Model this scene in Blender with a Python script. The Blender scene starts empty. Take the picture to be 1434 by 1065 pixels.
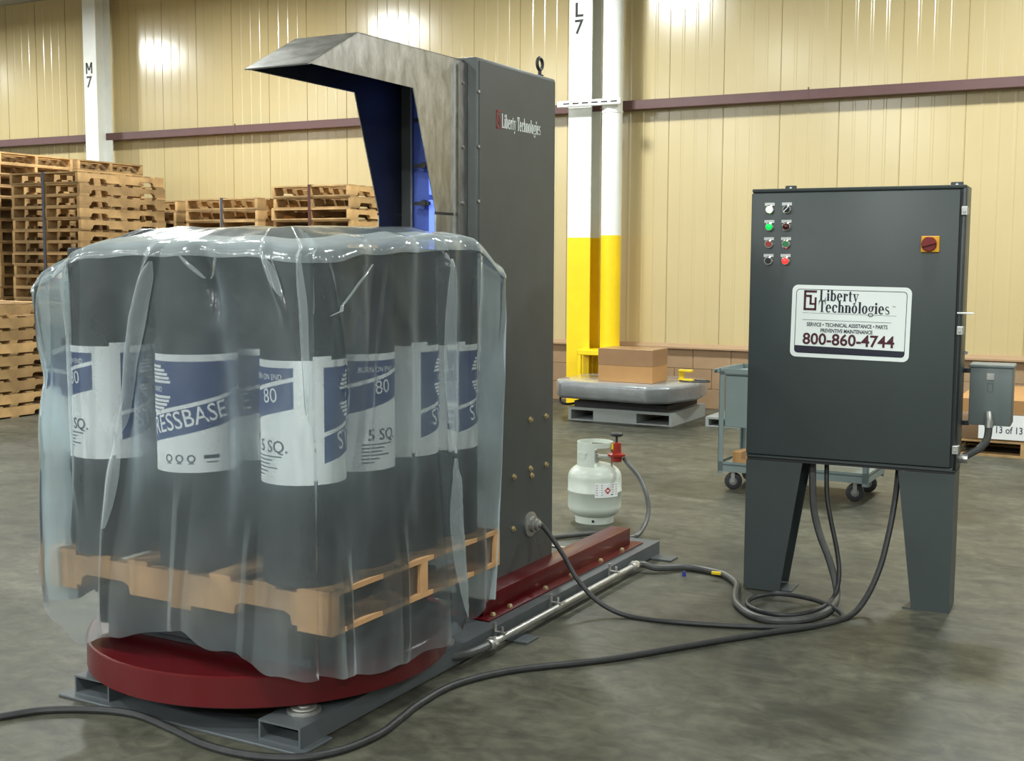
import bpy, bmesh, math, random
from mathutils import Vector, Matrix, noise
random.seed(7)
S = bpy.context.scene
COL = S.collection
R = math.radians

# ------------------------------------------------------------------ camera
F_PX, CXP, CYP, EYE = 1700.0, 717.0, 532.5, 1.5
_yaw, _pitch, _roll = R(28), math.atan(166.5 / 1700), R(0.24)
FW = Vector((-math.sin(_yaw) * math.cos(_pitch), math.cos(_yaw) * math.cos(_pitch), -math.sin(_pitch)))
_r0 = Vector((math.cos(_yaw), math.sin(_yaw), 0)); _u0 = _r0.cross(FW)
RT = _r0 * math.cos(_roll) + _u0 * math.sin(_roll); UP = RT.cross(FW)
cam_data = bpy.data.cameras.new('camera'); cam = bpy.data.objects.new('camera', cam_data); COL.objects.link(cam)
cam_data.sensor_width = 36; cam_data.lens = 36 * F_PX / 1434; cam_data.clip_end = 200
m = Matrix.Identity(4)
for i in range(3):
    m[i][0], m[i][1], m[i][2] = RT[i], UP[i], -FW[i]
m[0][3], m[1][3], m[2][3] = 0, 0, EYE
cam.matrix_world = m
S.camera = cam

# ------------------------------------------------------------------ world, lamps, exposure
S.view_settings.view_transform = 'Standard'; S.view_settings.look = 'None'
S.view_settings.gamma = 1.0; S.view_settings.use_curve_mapping = False
S.view_settings.exposure = 0.0
world = bpy.data.worlds.new('hall'); S.world = world; world.use_nodes = True
world.node_tree.nodes['Background'].inputs[0].default_value = (0.8, 0.82, 0.8, 1)
world.node_tree.nodes['Background'].inputs[1].default_value = 0.15
LAMP_Z = 4.72
ROWS = ((9.35, 205), (4.6, 60), (-0.4, 165), (-5.4, 390))
for ry, pw in ROWS:
    for lx in (-18.4, -14.0, -9.5, -5.35, -0.9, 3.5):
        ld = bpy.data.lights.new('high_bay_lamp', 'AREA'); ld.shape = 'DISK'; ld.size = 0.55
        ld.energy = pw; ld.color = (.95, 1.0, .97)
        lo = bpy.data.objects.new('high_bay_lamp', ld); COL.objects.link(lo); lo.location = (lx, ry, LAMP_Z)

# ------------------------------------------------------------------ projection helpers (photo pixel -> place)
def ray(x, y): return FW + RT * ((x - CXP) / F_PX) - UP * ((y - CYP) / F_PX)
EYEV = Vector((0, 0, EYE))
def onZ(x, y, z=0.0):
    d = ray(x, y); return EYEV + d * ((z - EYE) / d.z)
def onD(x, y, depth): return EYEV + ray(x, y) * depth
def depth_of(p): return (Vector(p) - EYEV).dot(FW)

# ------------------------------------------------------------------ mesh helpers
class MB:
    def __init__(self): self.v = []; self.f = []
    def add(self, vs, fs):
        n = len(self.v); self.v += [tuple(p) for p in vs]; self.f += [tuple(i + n for i in q) for q in fs]; return self
    def box(self, x0, y0, z0, x1, y1, z1):
        return self.add([(x0,y0,z0),(x1,y0,z0),(x1,y1,z0),(x0,y1,z0),(x0,y0,z1),(x1,y0,z1),(x1,y1,z1),(x0,y1,z1)],
                        [(3,2,1,0),(4,5,6,7),(0,1,5,4),(1,2,6,5),(2,3,7,6),(3,0,4,7)])
    def prism(self, poly, axis, a0, a1):
        # poly in the two other axes, (y,z) for x / (x,z) for y / (x,y) for z
        def P(p, a): return {'x': (a, p[0], p[1]), 'y': (p[0], a, p[1]), 'z': (p[0], p[1], a)}[axis]
        n = len(poly)
        return self.add([P(p, a0) for p in poly] + [P(p, a1) for p in poly],
                        [tuple(range(n))[::-1], tuple(range(n, 2 * n))] + [(i, (i + 1) % n, n + (i + 1) % n, n + i) for i in range(n)])
    def hexa(self, bottom, top):
        return self.add(list(bottom) + list(top), [(3,2,1,0),(4,5,6,7),(0,1,5,4),(1,2,6,5),(2,3,7,6),(3,0,4,7)])
    def lathe(self, prof, c=(0,0,0), seg=32, a0=0.0, a1=2*math.pi, axis='z'):
        full = abs(a1 - a0 - 2 * math.pi) < 1e-6
        k = seg if full else seg + 1
        vs = []
        for r, h in prof:
            for i in range(k):
                t = a0 + (a1 - a0) * i / seg
                p = (r * math.cos(t), r * math.sin(t), h)
                if axis == 'x': p = (h, p[0], p[1])
                elif axis == 'y': p = (p[0], -h, p[1])
                vs.append((p[0] + c[0], p[1] + c[1], p[2] + c[2]))
        fs = []
        for j in range(len(prof) - 1):
            for i in range(seg):
                b = (i + 1) % k
                fs.append((j * k + i, j * k + b, (j + 1) * k + b, (j + 1) * k + i))
        return self.add(vs, fs)
    def cyl(self, c, r, h, seg=16, axis='z'):
        return self.lathe([(0.0001, 0), (r, 0), (r, h), (0.0001, h)], c, seg, axis=axis)
    def tube(self, pts, r, seg=8):
        pts = [Vector(p) for p in pts]; vs = []; fs = []; prev = None
        for i, p in enumerate(pts):
            t = (pts[min(i + 1, len(pts) - 1)] - pts[max(i - 1, 0)]).normalized()
            if prev is None:
                a = Vector((0, 0, 1)) if abs(t.z) < .9 else Vector((1, 0, 0)); n = t.cross(a).normalized()
            else:
                n = (prev - t * prev.dot(t)).normalized()
            prev = n; b = t.cross(n)
            for k in range(seg):
                q = 2 * math.pi * k / seg; vs.append(p + n * (r * math.cos(q)) + b * (r * math.sin(q)))
        for i in range(len(pts) - 1):
            for k in range(seg):
                fs.append((i*seg+k, i*seg+(k+1) % seg, (i+1)*seg+(k+1) % seg, (i+1)*seg+k))
        fs.append(tuple(range(seg))[::-1]); fs.append(tuple((len(pts)-1)*seg+k for k in range(seg)))
        return self.add(vs, fs)
    def mesh(self, name, mat, smooth=True, bevel=0, seg=2, angle=35):
        me = bpy.data.meshes.new(name); me.from_pydata(self.v, [], self.f)
        bm = bmesh.new(); bm.from_mesh(me)
        bmesh.ops.recalc_face_normals(bm, faces=bm.faces)
        if bevel:
            bmesh.ops.remove_doubles(bm, verts=bm.verts, dist=1e-5)
            es = [e for e in bm.edges if len(e.link_faces) == 2 and e.calc_face_angle(0) > R(30)]
            bmesh.ops.bevel(bm, geom=es, offset=bevel, segments=seg, affect='EDGES', profile=.5, clamp_overlap=True)
        bm.to_mesh(me); bm.free()
        me.materials.append(mat)
        if smooth:
            me.shade_smooth(); me.set_sharp_from_angle(angle=R(angle))
        me.update(); return me
    def build(self, name, mat, parent=None, **kw):
        return link(name, self.mesh(name, mat, **kw), parent)

def link(name, me, parent=None):
    o = bpy.data.objects.new(name, me); COL.objects.link(o)
    if parent: o.parent = parent
    return o
def tag(o, label=None, cat=None, group=None, kind=None):
    if label: o['label'] = label
    if cat: o['category'] = cat
    if group: o['group'] = group
    if kind: o['kind'] = kind
    return o
def thing(name, label, cat, loc=(0,0,0), rz=0.0, group=None):
    o = bpy.data.objects.new(name, None); COL.objects.link(o); o.empty_display_size = .1
    o.location = loc; o.rotation_euler = (0, 0, rz); return tag(o, label, cat, group)
def copy_tree(o, parent=None):
    c = o.copy(); COL.objects.link(c); c.parent = parent
    for ch in list(o.children): copy_tree(ch, c)
    return c
def smooth_path(pts, n=8):
    pts = [Vector(p) for p in pts]; out = []
    for i in range(len(pts) - 1):
        p0, p1, p2, p3 = pts[max(i-1, 0)], pts[i], pts[i+1], pts[min(i+2, len(pts)-1)]
        for k in range(n):
            t = k / n
            out.append(0.5 * ((2*p1) + (p2-p0)*t + (2*p0-5*p1+4*p2-p3)*t*t + (3*p1-p0-3*p2+p3)*t**3))
    out.append(pts[-1]); return out
def lerp(a, b, t): return a + (b - a) * t
def interp(tab, x):
    if x <= tab[0][0]: return tab[0][1]
    for (a, b), (c, d) in zip(tab, tab[1:]):
        if x <= c:
            t = (x - a) / (c - a); t = t * t * (3 - 2 * t); return lerp(b, d, t)
    return tab[-1][1]

# ------------------------------------------------------------------ materials
def srgb(r, g, b):
    def f(c):
        c /= 255; return c / 12.92 if c <= .04045 else ((c + .055) / 1.055) ** 2.4
    return (f(r), f(g), f(b), 1)
def nodes_of(name):
    mt = bpy.data.materials.new(name); mt.use_nodes = True
    nt = mt.node_tree; return mt, nt, nt.nodes, nt.links, nt.nodes['Principled BSDF']
def ramp(n, stops):
    e = n.color_ramp.elements
    e[0].position, e[0].color = stops[0]; e[1].position, e[1].color = stops[1]
    for p, c in stops[2:]:
        x = e.new(p); x.color = c
def mat(name, col, rough=.5, metal=0.0, var=.08, scale=6.0, bump=0.0, spec=.5, emit=0.0, stretch=(1,1,1), bscale=60, objrand=0.0, coat=0.0):
    mt, nt, N, L, b = nodes_of(name)
    tc = N.new('ShaderNodeTexCoord'); mp = N.new('ShaderNodeMapping'); mp.inputs['Scale'].default_value = stretch
    L.new(tc.outputs['Object'], mp.inputs[0])
    nz = N.new('ShaderNodeTexNoise'); nz.inputs['Scale'].default_value = scale; nz.inputs['Detail'].default_value = 5
    L.new(mp.outputs[0], nz.inputs['Vector'])
    rp = N.new('ShaderNodeValToRGB'); c = col
    lo = tuple(max(0, x * (1 - var)) for x in c[:3]) + (1,); hi = tuple(min(1, x * (1 + var)) for x in c[:3]) + (1,)
    ramp(rp, [(.3, lo), (.7, hi)]); L.new(nz.outputs['Fac'], rp.inputs[0])
    out = rp.outputs[0]
    if objrand:
        oi = N.new('ShaderNodeObjectInfo'); mr = N.new('ShaderNodeMapRange')
        mr.inputs[3].default_value = 1 - objrand; mr.inputs[4].default_value = 1 + objrand * .6
        L.new(oi.outputs['Random'], mr.inputs[0])
        mx = N.new('ShaderNodeMix'); mx.data_type = 'RGBA'; mx.blend_type = 'MULTIPLY'; mx.inputs[0].default_value = 1
        cb = N.new('ShaderNodeCombineColor')
        for k in range(3): L.new(mr.outputs[0], cb.inputs[k])
        L.new(out, mx.inputs[6]); L.new(cb.outputs[0], mx.inputs[7]); out = mx.outputs[2]
    L.new(out, b.inputs['Base Color'])
    b.inputs['Roughness'].default_value = rough; b.inputs['Metallic'].default_value = metal
    b.inputs['Specular IOR Level'].default_value = spec; b.inputs['Coat Weight'].default_value = coat
    if emit:
        L.new(out, b.inputs['Emission Color']); b.inputs['Emission Strength'].default_value = emit
    if bump:
        n2 = N.new('ShaderNodeTexNoise'); n2.inputs['Scale'].default_value = bscale; n2.inputs['Detail'].default_value = 4
        L.new(mp.outputs[0], n2.inputs['Vector'])
        bp = N.new('ShaderNodeBump'); bp.inputs['Strength'].default_value = bump; bp.inputs['Distance'].default_value = .01
        L.new(n2.outputs['Fac'], bp.inputs['Height']); L.new(bp.outputs[0], b.inputs['Normal'])
    return mt

def floor_material():
    mt, nt, N, L, b = nodes_of('sealed_concrete')
    tc = N.new('ShaderNodeTexCoord')
    def nz(scale, detail=6, st=(1,1,1), rot=0, dist=0.0):
        mp = N.new('ShaderNodeMapping'); mp.inputs['Scale'].default_value = st; mp.inputs['Rotation'].default_value = (0,0,rot)
        L.new(tc.outputs['Object'], mp.inputs[0])
        n = N.new('ShaderNodeTexNoise'); n.inputs['Scale'].default_value = scale; n.inputs['Detail'].default_value = detail
        n.inputs['Roughness'].default_value = .6; n.inputs['Distortion'].default_value = dist
        L.new(mp.outputs[0], n.inputs['Vector']); return n.outputs['Fac']
    r1 = N.new('ShaderNodeValToRGB'); ramp(r1, [(.30, (.060, .060, .045, 1)), (.70, (.138, .136, .103, 1)), (.5, (.096, .095, .072, 1))])
    L.new(nz(.9, 8, dist=.6), r1.inputs[0])
    r2 = N.new('ShaderNodeValToRGB'); ramp(r2, [(.33, (.56, .56, .57, 1)), (.56, (1, 1, 1, 1))]); L.new(nz(1.7, 9, (1, 2.2, 1), .5, 1.2), r2.inputs[0])
    r3 = N.new('ShaderNodeValToRGB'); ramp(r3, [(.3, (.70, .70, .70, 1)), (.7, (1.2, 1.2, 1.17, 1))]); L.new(nz(11, 12), r3.inputs[0])
    m1 = N.new('ShaderNodeMix'); m1.data_type = 'RGBA'; m1.blend_type = 'MULTIPLY'; m1.inputs[0].default_value = .8
    L.new(r1.outputs[0], m1.inputs[6]); L.new(r2.outputs[0], m1.inputs[7])
    m2 = N.new('ShaderNodeMix'); m2.data_type = 'RGBA'; m2.blend_type = 'MULTIPLY'; m2.inputs[0].default_value = 1
    L.new(m1.outputs[2], m2.inputs[6]); L.new(r3.outputs[0], m2.inputs[7])
    r7 = N.new('ShaderNodeValToRGB'); ramp(r7, [(.36, (.72, .72, .72, 1)), (.62, (1.12, 1.12, 1.1, 1))]); L.new(nz(5.5, 14, (1, 1.5, 1), .9, 2.0), r7.inputs[0])
    m7 = N.new('ShaderNodeMix'); m7.data_type = 'RGBA'; m7.blend_type = 'MULTIPLY'; m7.inputs[0].default_value = 1
    L.new(m2.outputs[2], m7.inputs[6]); L.new(r7.outputs[0], m7.inputs[7]); m2 = m7
    # dark tyre scuffs: thin curved bands with a shape of their own
    mp = N.new('ShaderNodeMapping'); mp.inputs['Location'].default_value = (2.6, -7.2, 0); L.new(tc.outputs['Object'], mp.inputs[0])
    wv = N.new('ShaderNodeTexWave'); wv.wave_type = 'RINGS'; wv.rings_direction = 'Z'; wv.inputs['Scale'].default_value = .35; wv.inputs['Distortion'].default_value = 2.5
    wv.inputs['Detail'].default_value = 2; wv.inputs['Detail Scale'].default_value = .7
    L.new(mp.outputs[0], wv.inputs[0])
    r4 = N.new('ShaderNodeValToRGB'); ramp(r4, [(.0, (.72, .72, .72, 1)), (.05, (1, 1, 1, 1))]); L.new(wv.outputs['Fac'], r4.inputs[0])
    m3 = N.new('ShaderNodeMix'); m3.data_type = 'RGBA'; m3.blend_type = 'MULTIPLY'
    r5 = N.new('ShaderNodeValToRGB'); ramp(r5, [(.5, (0, 0, 0, 1)), (.62, (1, 1, 1, 1))]); L.new(nz(.8, 3), r5.inputs[0])
    L.new(r5.outputs[0], m3.inputs[0]); L.new(m2.outputs[2], m3.inputs[6]); L.new(r4.outputs[0], m3.inputs[7])
    L.new(m3.outputs[2], b.inputs['Base Color'])
    r6 = N.new('ShaderNodeMapRange'); r6.inputs[3].default_value = .34; r6.inputs[4].default_value = .6; L.new(nz(2.2, 5), r6.inputs[0])
    L.new(r6.outputs[0], b.inputs['Roughness']); b.inputs['Specular IOR Level'].default_value = .38
    bp = N.new('ShaderNodeBump'); bp.inputs['Strength'].default_value = .12; bp.inputs['Distance'].default_value = .004
    L.new(nz(18, 8), bp.inputs['Height']); L.new(bp.outputs[0], b.inputs['Normal'])
    return mt

def film_material(name, haze=.12, tint=(.86, .92, .93, 1), rough=.16, blur=0.0, blur_fac=.5, back=.45):
    mt = bpy.data.materials.new(name); mt.use_nodes = True; nt = mt.node_tree; N, L = nt.nodes, nt.links
    N.remove(N['Principled BSDF']); out = N['Material Output']
    tr = N.new('ShaderNodeBsdfTransparent'); tr.inputs[0].default_value = (.97, .98, .98, 1)
    tl = N.new('ShaderNodeBsdfTranslucent'); tl.inputs[0].default_value = tint
    df = N.new('ShaderNodeBsdfDiffuse'); df.inputs[0].default_value = tint
    sc = N.new('ShaderNodeMixShader'); sc.inputs[0].default_value = back; L.new(tl.outputs[0], sc.inputs[1]); L.new(df.outputs[0], sc.inputs[2])
    tc = N.new('ShaderNodeTexCoord'); nz = N.new('ShaderNodeTexNoise'); nz.inputs['Scale'].default_value = 2.5; nz.inputs['Detail'].default_value = 6
    L.new(tc.outputs['Object'], nz.inputs['Vector'])
    mr = N.new('ShaderNodeMapRange'); mr.inputs[1].default_value = .3; mr.inputs[2].default_value = .7
    mr.inputs[3].default_value = haze * .75; mr.inputs[4].default_value = haze * 1.25; L.new(nz.outputs['Fac'], mr.inputs[0])
    # longer path through the film at a slant scatters more: 1 - (1 - haze) ^ (1 / cos)
    ge = N.new('ShaderNodeNewGeometry'); dt = N.new('ShaderNodeVectorMath'); dt.operation = 'DOT_PRODUCT'
    L.new(ge.outputs['Incoming'], dt.inputs[0]); L.new(ge.outputs['Normal'], dt.inputs[1])
    def mt_(op, a, b_):
        q = N.new('ShaderNodeMath'); q.operation = op
        for k, w in ((0, a), (1, b_)):
            if isinstance(w, (int, float)): q.inputs[k].default_value = w
            elif w is not None: L.new(w, q.inputs[k])
        return q.outputs[0]
    cs = mt_('MAXIMUM', mt_('ABSOLUTE', dt.outputs['Value'], None), .12)
    hz_ = mt_('SUBTRACT', 1.0, mt_('POWER', mt_('SUBTRACT', 1.0, mr.outputs[0]), mt_('DIVIDE', 1.0, cs)))
    mx = N.new('ShaderNodeMixShader'); L.new(hz_, mx.inputs[0])
    base = tr.outputs[0]
    if blur:
        rf = N.new('ShaderNodeBsdfRefraction'); rf.inputs['IOR'].default_value = 1.0; rf.inputs['Roughness'].default_value = blur
        rf.inputs[0].default_value = (.97, .985, .985, 1)
        mb = N.new('ShaderNodeMixShader'); mb.inputs[0].default_value = blur_fac; L.new(tr.outputs[0], mb.inputs[1]); L.new(rf.outputs[0], mb.inputs[2]); base = mb.outputs[0]
    L.new(base, mx.inputs[1]); L.new(sc.outputs[0], mx.inputs[2])
    gl = N.new('ShaderNodeBsdfGlossy'); gl.inputs['Roughness'].default_value = rough; gl.inputs[0].default_value = (1, 1, 1, 1)
    fr = N.new('ShaderNodeFresnel'); fr.inputs['IOR'].default_value = 1.45
    n2 = N.new('ShaderNodeTexNoise'); n2.inputs['Scale'].default_value = 22; n2.inputs['Detail'].default_value = 4; L.new(tc.outputs['Object'], n2.inputs['Vector'])
    bp = N.new('ShaderNodeBump'); bp.inputs['Strength'].default_value = .25; bp.inputs['Distance'].default_value = .01
    L.new(n2.outputs['Fac'], bp.inputs['Height']); L.new(bp.outputs[0], gl.inputs['Normal'])
    m2 = N.new('ShaderNodeMixShader'); L.new(fr.outputs[0], m2.inputs[0]); L.new(mx.outputs[0], m2.inputs[1]); L.new(gl.outputs[0], m2.inputs[2])
    L.new(m2.outputs[0], out.inputs[0]); return mt

def brushed_steel():
    mt, nt, N, L, b = nodes_of('scuffed_bare_steel')
    tc = N.new('ShaderNodeTexCoord')
    n1 = N.new('ShaderNodeTexNoise'); n1.inputs['Scale'].default_value = 13; n1.inputs['Detail'].default_value = 10; n1.inputs['Roughness'].default_value = .7; n1.inputs['Distortion'].default_value = .4
    mp = N.new('ShaderNodeMapping'); mp.inputs['Scale'].default_value = (1, 1.6, .6); L.new(tc.outputs['Object'], mp.inputs[0]); L.new(mp.outputs[0], n1.inputs['Vector'])
    r1 = N.new('ShaderNodeValToRGB'); ramp(r1, [(.28, (.30, .295, .28, 1)), (.74, (.66, .66, .64, 1)), (.5, (.46, .455, .44, 1))]); L.new(n1.outputs['Fac'], r1.inputs[0])
    L.new(r1.outputs[0], b.inputs['Base Color']); b.inputs['Metallic'].default_value = 1.0
    r2 = N.new('ShaderNodeMapRange'); r2.inputs[3].default_value = .24; r2.inputs[4].default_value = .46; L.new(n1.outputs['Fac'], r2.inputs[0]); L.new(r2.outputs[0], b.inputs['Roughness'])
    return mt

M = {}
M['floor'] = floor_material()
M['panel'] = mat('cream_steel_panel', srgb(199, 180, 134), .2, var=.03, scale=1.5, spec=.9)
M['block'] = mat('painted_block', srgb(160, 131, 100), .7, var=.06, scale=8, bump=.2, objrand=.05)
M['ledge'] = mat('tan_sill', srgb(165, 136, 104), .5, var=.04)
M['girt'] = mat('maroon_girt', srgb(98, 70, 70), .5, var=.06)
M['ceil'] = mat('ceiling_deck', (.5, .5, .47, 1), .8, var=.04)
M['wall'] = mat('far_wall_paint', (.36, .36, .34, 1), .7, var=.03)
M['colw'] = mat('white_column_paint', (.80, .82, .78, 1), .45, var=.03)
M['coly'] = mat('safety_yellow', srgb(246, 208, 20), .4, var=.05)
M['black'] = mat('black_paint', (.012, .012, .013, 1), .5, var=.1)
M['wood'] = mat('pallet_wood', srgb(176, 142, 96), .75, var=.3, scale=5, stretch=(1, 1, 1), bump=.2, bscale=40, objrand=.36)
M['wood_new'] = mat('load_pallet_wood', srgb(190, 148, 104), .7, var=.15, scale=5, bump=.15, bscale=40, objrand=.15)
M['strap_d'] = mat('steel_strap', (.09, .10, .14, 1), .4, .4)
M['strap_r'] = mat('rusty_strap', (.10, .03, .028, 1), .5, .2)
M['gray'] = mat('machine_gray', srgb(76, 80, 80), .42, var=.05, scale=9, bump=.04, bscale=180)
M['beam'] = mat('beam_gray', srgb(80, 85, 88), .5, var=.10, scale=7, bump=.05, bscale=90)
M['cab'] = mat('enclosure_gray', srgb(62, 70, 71), .40, var=.03, scale=5, bump=.05, bscale=220)
M['cab2'] = mat('transformer_gray', srgb(102, 112, 112), .4, var=.04)
M['red'] = mat('machine_red', srgb(84, 10, 16), .3, var=.07, scale=5, spec=.5)
M['steel'] = brushed_steel()
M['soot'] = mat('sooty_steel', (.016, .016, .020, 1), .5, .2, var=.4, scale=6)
M['zinc'] = mat('zinc_plating', (.50, .50, .48, 1), .42, .8, var=.15, scale=20)
M['brass'] = mat('yellow_zinc_bolt', (.72, .60, .36, 1), .35, .8, var=.1)
M['chrome'] = mat('chrome_ring', (.8, .8, .8, 1), .15, 1.0, var=.02)
M['rubber'] = mat('black_rubber', (.022, .023, .024, 1), .5, var=.2, scale=30)
M['cable'] = mat('dusty_black_cable', (.022, .023, .024, 1), .5, var=.25, scale=25)
M['flex'] = mat('gray_liquidtight', (.065, .068, .065, 1), .45, var=.15, scale=25)
M['roll'] = mat('asphalt_roll', (.014, .016, .018, 1), .6, var=.5, scale=14, bump=.1, bscale=50)
M['felt'] = mat('roll_end_felt', (.05, .048, .045, 1), .8, var=.3, scale=30, bump=.3)
M['paper'] = mat('label_paper', (.93, .95, .95, 1), .55, var=.04)
M['navy'] = mat('label_navy', srgb(46, 66, 122), .5, var=.05)
M['inkdark'] = mat('label_ink', srgb(40, 48, 70), .6, var=.05)
M['film'] = film_material('plastic_film', .175, (.76, .92, 1.0, 1), .22, blur=.3, blur_fac=.12, back=.20)
M['whitened_fold'] = film_material('whitened_film', .26, (.86, .97, 1.0, 1), .14, back=.5)  # paler film that puts bright fold streaks and the lit top edge into colour
M['haze_sheet'] = film_material('added_haze_film', .58, (.80, .94, 1.0, 1), .2, back=.35)  # strong haze for the added rear sheets, whitens the bag edges
M['wrap'] = film_material('stretch_wrap', .10, (.9, .92, .92, 1), .2)
M['riser'] = mat('dark_riser', (.03, .034, .04, 1), .6, var=.2)
M['bluelit'] = mat('blue_burner_glow', (.16, .27, 1.0, 1), .4, emit=.9, var=.1, scale=3)
M['bluepaint'] = mat('blue_panel_paint', (.10, .16, .55, 1), .4, var=.1)
M['tank'] = mat('propane_white', srgb(208, 216, 206), .33, var=.03, scale=4)
M['regred'] = mat('regulator_red', srgb(150, 42, 30), .4, var=.1)
M['yellow'] = mat('yellow_plastic', srgb(230, 200, 30), .5)
M['bluecap'] = mat('blue_plastic', srgb(30, 50, 140), .5)
M['orange'] = mat('amber_plate', srgb(236, 170, 30), .4)
M['redknob'] = mat('dark_red_plastic', srgb(120, 24, 22), .35)
M['signw'] = mat('sign_white', (.86, .92, .90, 1), .35, var=.01)
M['signb'] = mat('sign_black', (.012, .012, .03, 1), .4)
M['signm'] = mat('sign_maroon', srgb(72, 16, 34), .4)
M['logored'] = mat('logo_red', srgb(140, 40, 40), .5)
M['silver'] = mat('legend_plate', (.62, .64, .64, 1), .35, .5)
M['lamp_w'] = mat('lit_white_lens', (1, .86, .5, 1), .3, emit=2.5)
M['lamp_g'] = mat('lit_green_lens', (.0, .55, .08, 1), .3, emit=1.1)
M['lamp_r'] = mat('lit_red_lens', (1, .035, .03, 1), .3, emit=1.3)
M['lens_r'] = mat('dark_red_lens', (.07, .008, .008, 1), .25)
M['btn_r'] = mat('red_button', (.34, .04, .03, 1), .35)
M['btn_g'] = mat('green_button', (.03, .22, .08, 1), .35)
M['btn_k'] = mat('black_button', (.015, .015, .017, 1), .35)
M['cart'] = mat('cart_gray', srgb(120, 134, 134), .4, var=.05)
M['card'] = mat('cardboard', srgb(178, 134, 84), .75, var=.07, scale=5, bump=.08)
M['cardtape'] = mat('packing_tape_cardboard', srgb(150, 116, 84), .25, var=.06)
M['foil'] = mat('wrapped_turntable_gray', (.30, .31, .32, 1), .3, .4, var=.15, scale=8, bump=.35, bscale=26)
M['skid'] = mat('skid_gray', srgb(150, 154, 152), .5, var=.06)
M['dark'] = mat('dark_mechanism', (.02, .02, .022, 1), .6)
M['maroon'] = mat('maroon_fabric', srgb(96, 34, 44), .7)
M['wheel'] = mat('caster_rubber', (.03, .03, .032, 1), .5)
M['wheelhub'] = mat('caster_hub', (.28, .29, .29, 1), .4, .4)

# ------------------------------------------------------------------ flat print helpers
_tcache = {}
def text_poly(body, size=1.0, offset=0.0, sx=1.0):
    key = (body, offset)
    if key not in _tcache:
        cu = bpy.data.curves.new('t', 'FONT'); cu.body = body; cu.size = 1; cu.offset = offset; cu.resolution_u = 3
        ob = bpy.data.objects.new('t', cu); me = bpy.data.meshes.new_from_object(ob)
        _tcache[key] = ([(v.co.x, v.co.y) for v in me.vertices], [tuple(p.vertices) for p in me.polygons])
        bpy.data.objects.remove(ob); bpy.data.curves.remove(cu); bpy.data.meshes.remove(me)
    v, f = _tcache[key]
    x0 = min(p[0] for p in v)
    return [((x - x0) * size * sx, y * size) for x, y in v], f
def twidth(v): return max(p[0] for p in v)
class Flat:
    """polygons in a plane, later laid on a plane or wrapped on a cylinder"""
    def __init__(self): self.v = []; self.f = []
    def add(self, v, f, dx=0, dy=0, rot=0):
        n = len(self.v); c, s = math.cos(rot), math.sin(rot)
        self.v += [(x * c - y * s + dx, x * s + y * c + dy) for x, y in v]; self.f += [tuple(i + n for i in q) for q in f]
    def quad(self, pts, n=1):
        a, b, c, d = pts; v = []; f = []
        for i in range(n + 1):
            t = i / n
            v.append((lerp(a[0], b[0], t), lerp(a[1], b[1], t))); v.append((lerp(d[0], c[0], t), lerp(d[1], c[1], t)))
        for i in range(n): f.append((2*i, 2*i+2, 2*i+3, 2*i+1))
        self.add(v, f)
    def rect(self, x0, y0, x1, y1, n=1): self.quad([(x0,y0),(x1,y0),(x1,y1),(x0,y1)], n)
    def ring(self, cx, cy, rx, ry, ix, iy, a0=0, a1=360, n=20):
        v = []; f = []
        for i in range(n + 1):
            t = R(a0 + (a1 - a0) * i / n)
            v.append((cx + rx*math.cos(t), cy + ry*math.sin(t))); v.append((cx + ix*math.cos(t), cy + iy*math.sin(t)))
        for i in range(n): f.append((2*i, 2*i+2, 2*i+3, 2*i+1))
        self.add(v, f)
    def disc(self, cx, cy, r, n=12): self.ring(cx, cy, r, r, r*.01, r*.01, n=n)
    def text(self, body, x, y, size, offset=0.0, rot=0, width=None, anchor='l'):
        v, f = text_poly(body, size, offset)
        if width: k = width / twidth(v); v = [(p[0] * k, p[1]) for p in v]
        w = twidth(v); off = {'l': 0, 'c': -w / 2, 'r': -w}[anchor]
        self.add([(p[0] + off, p[1]) for p in v], f, x, y, rot)
    def to(self, fn):
        mb = MB(); mb.add([fn(x, y) for x, y in self.v], self.f); return mb
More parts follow.
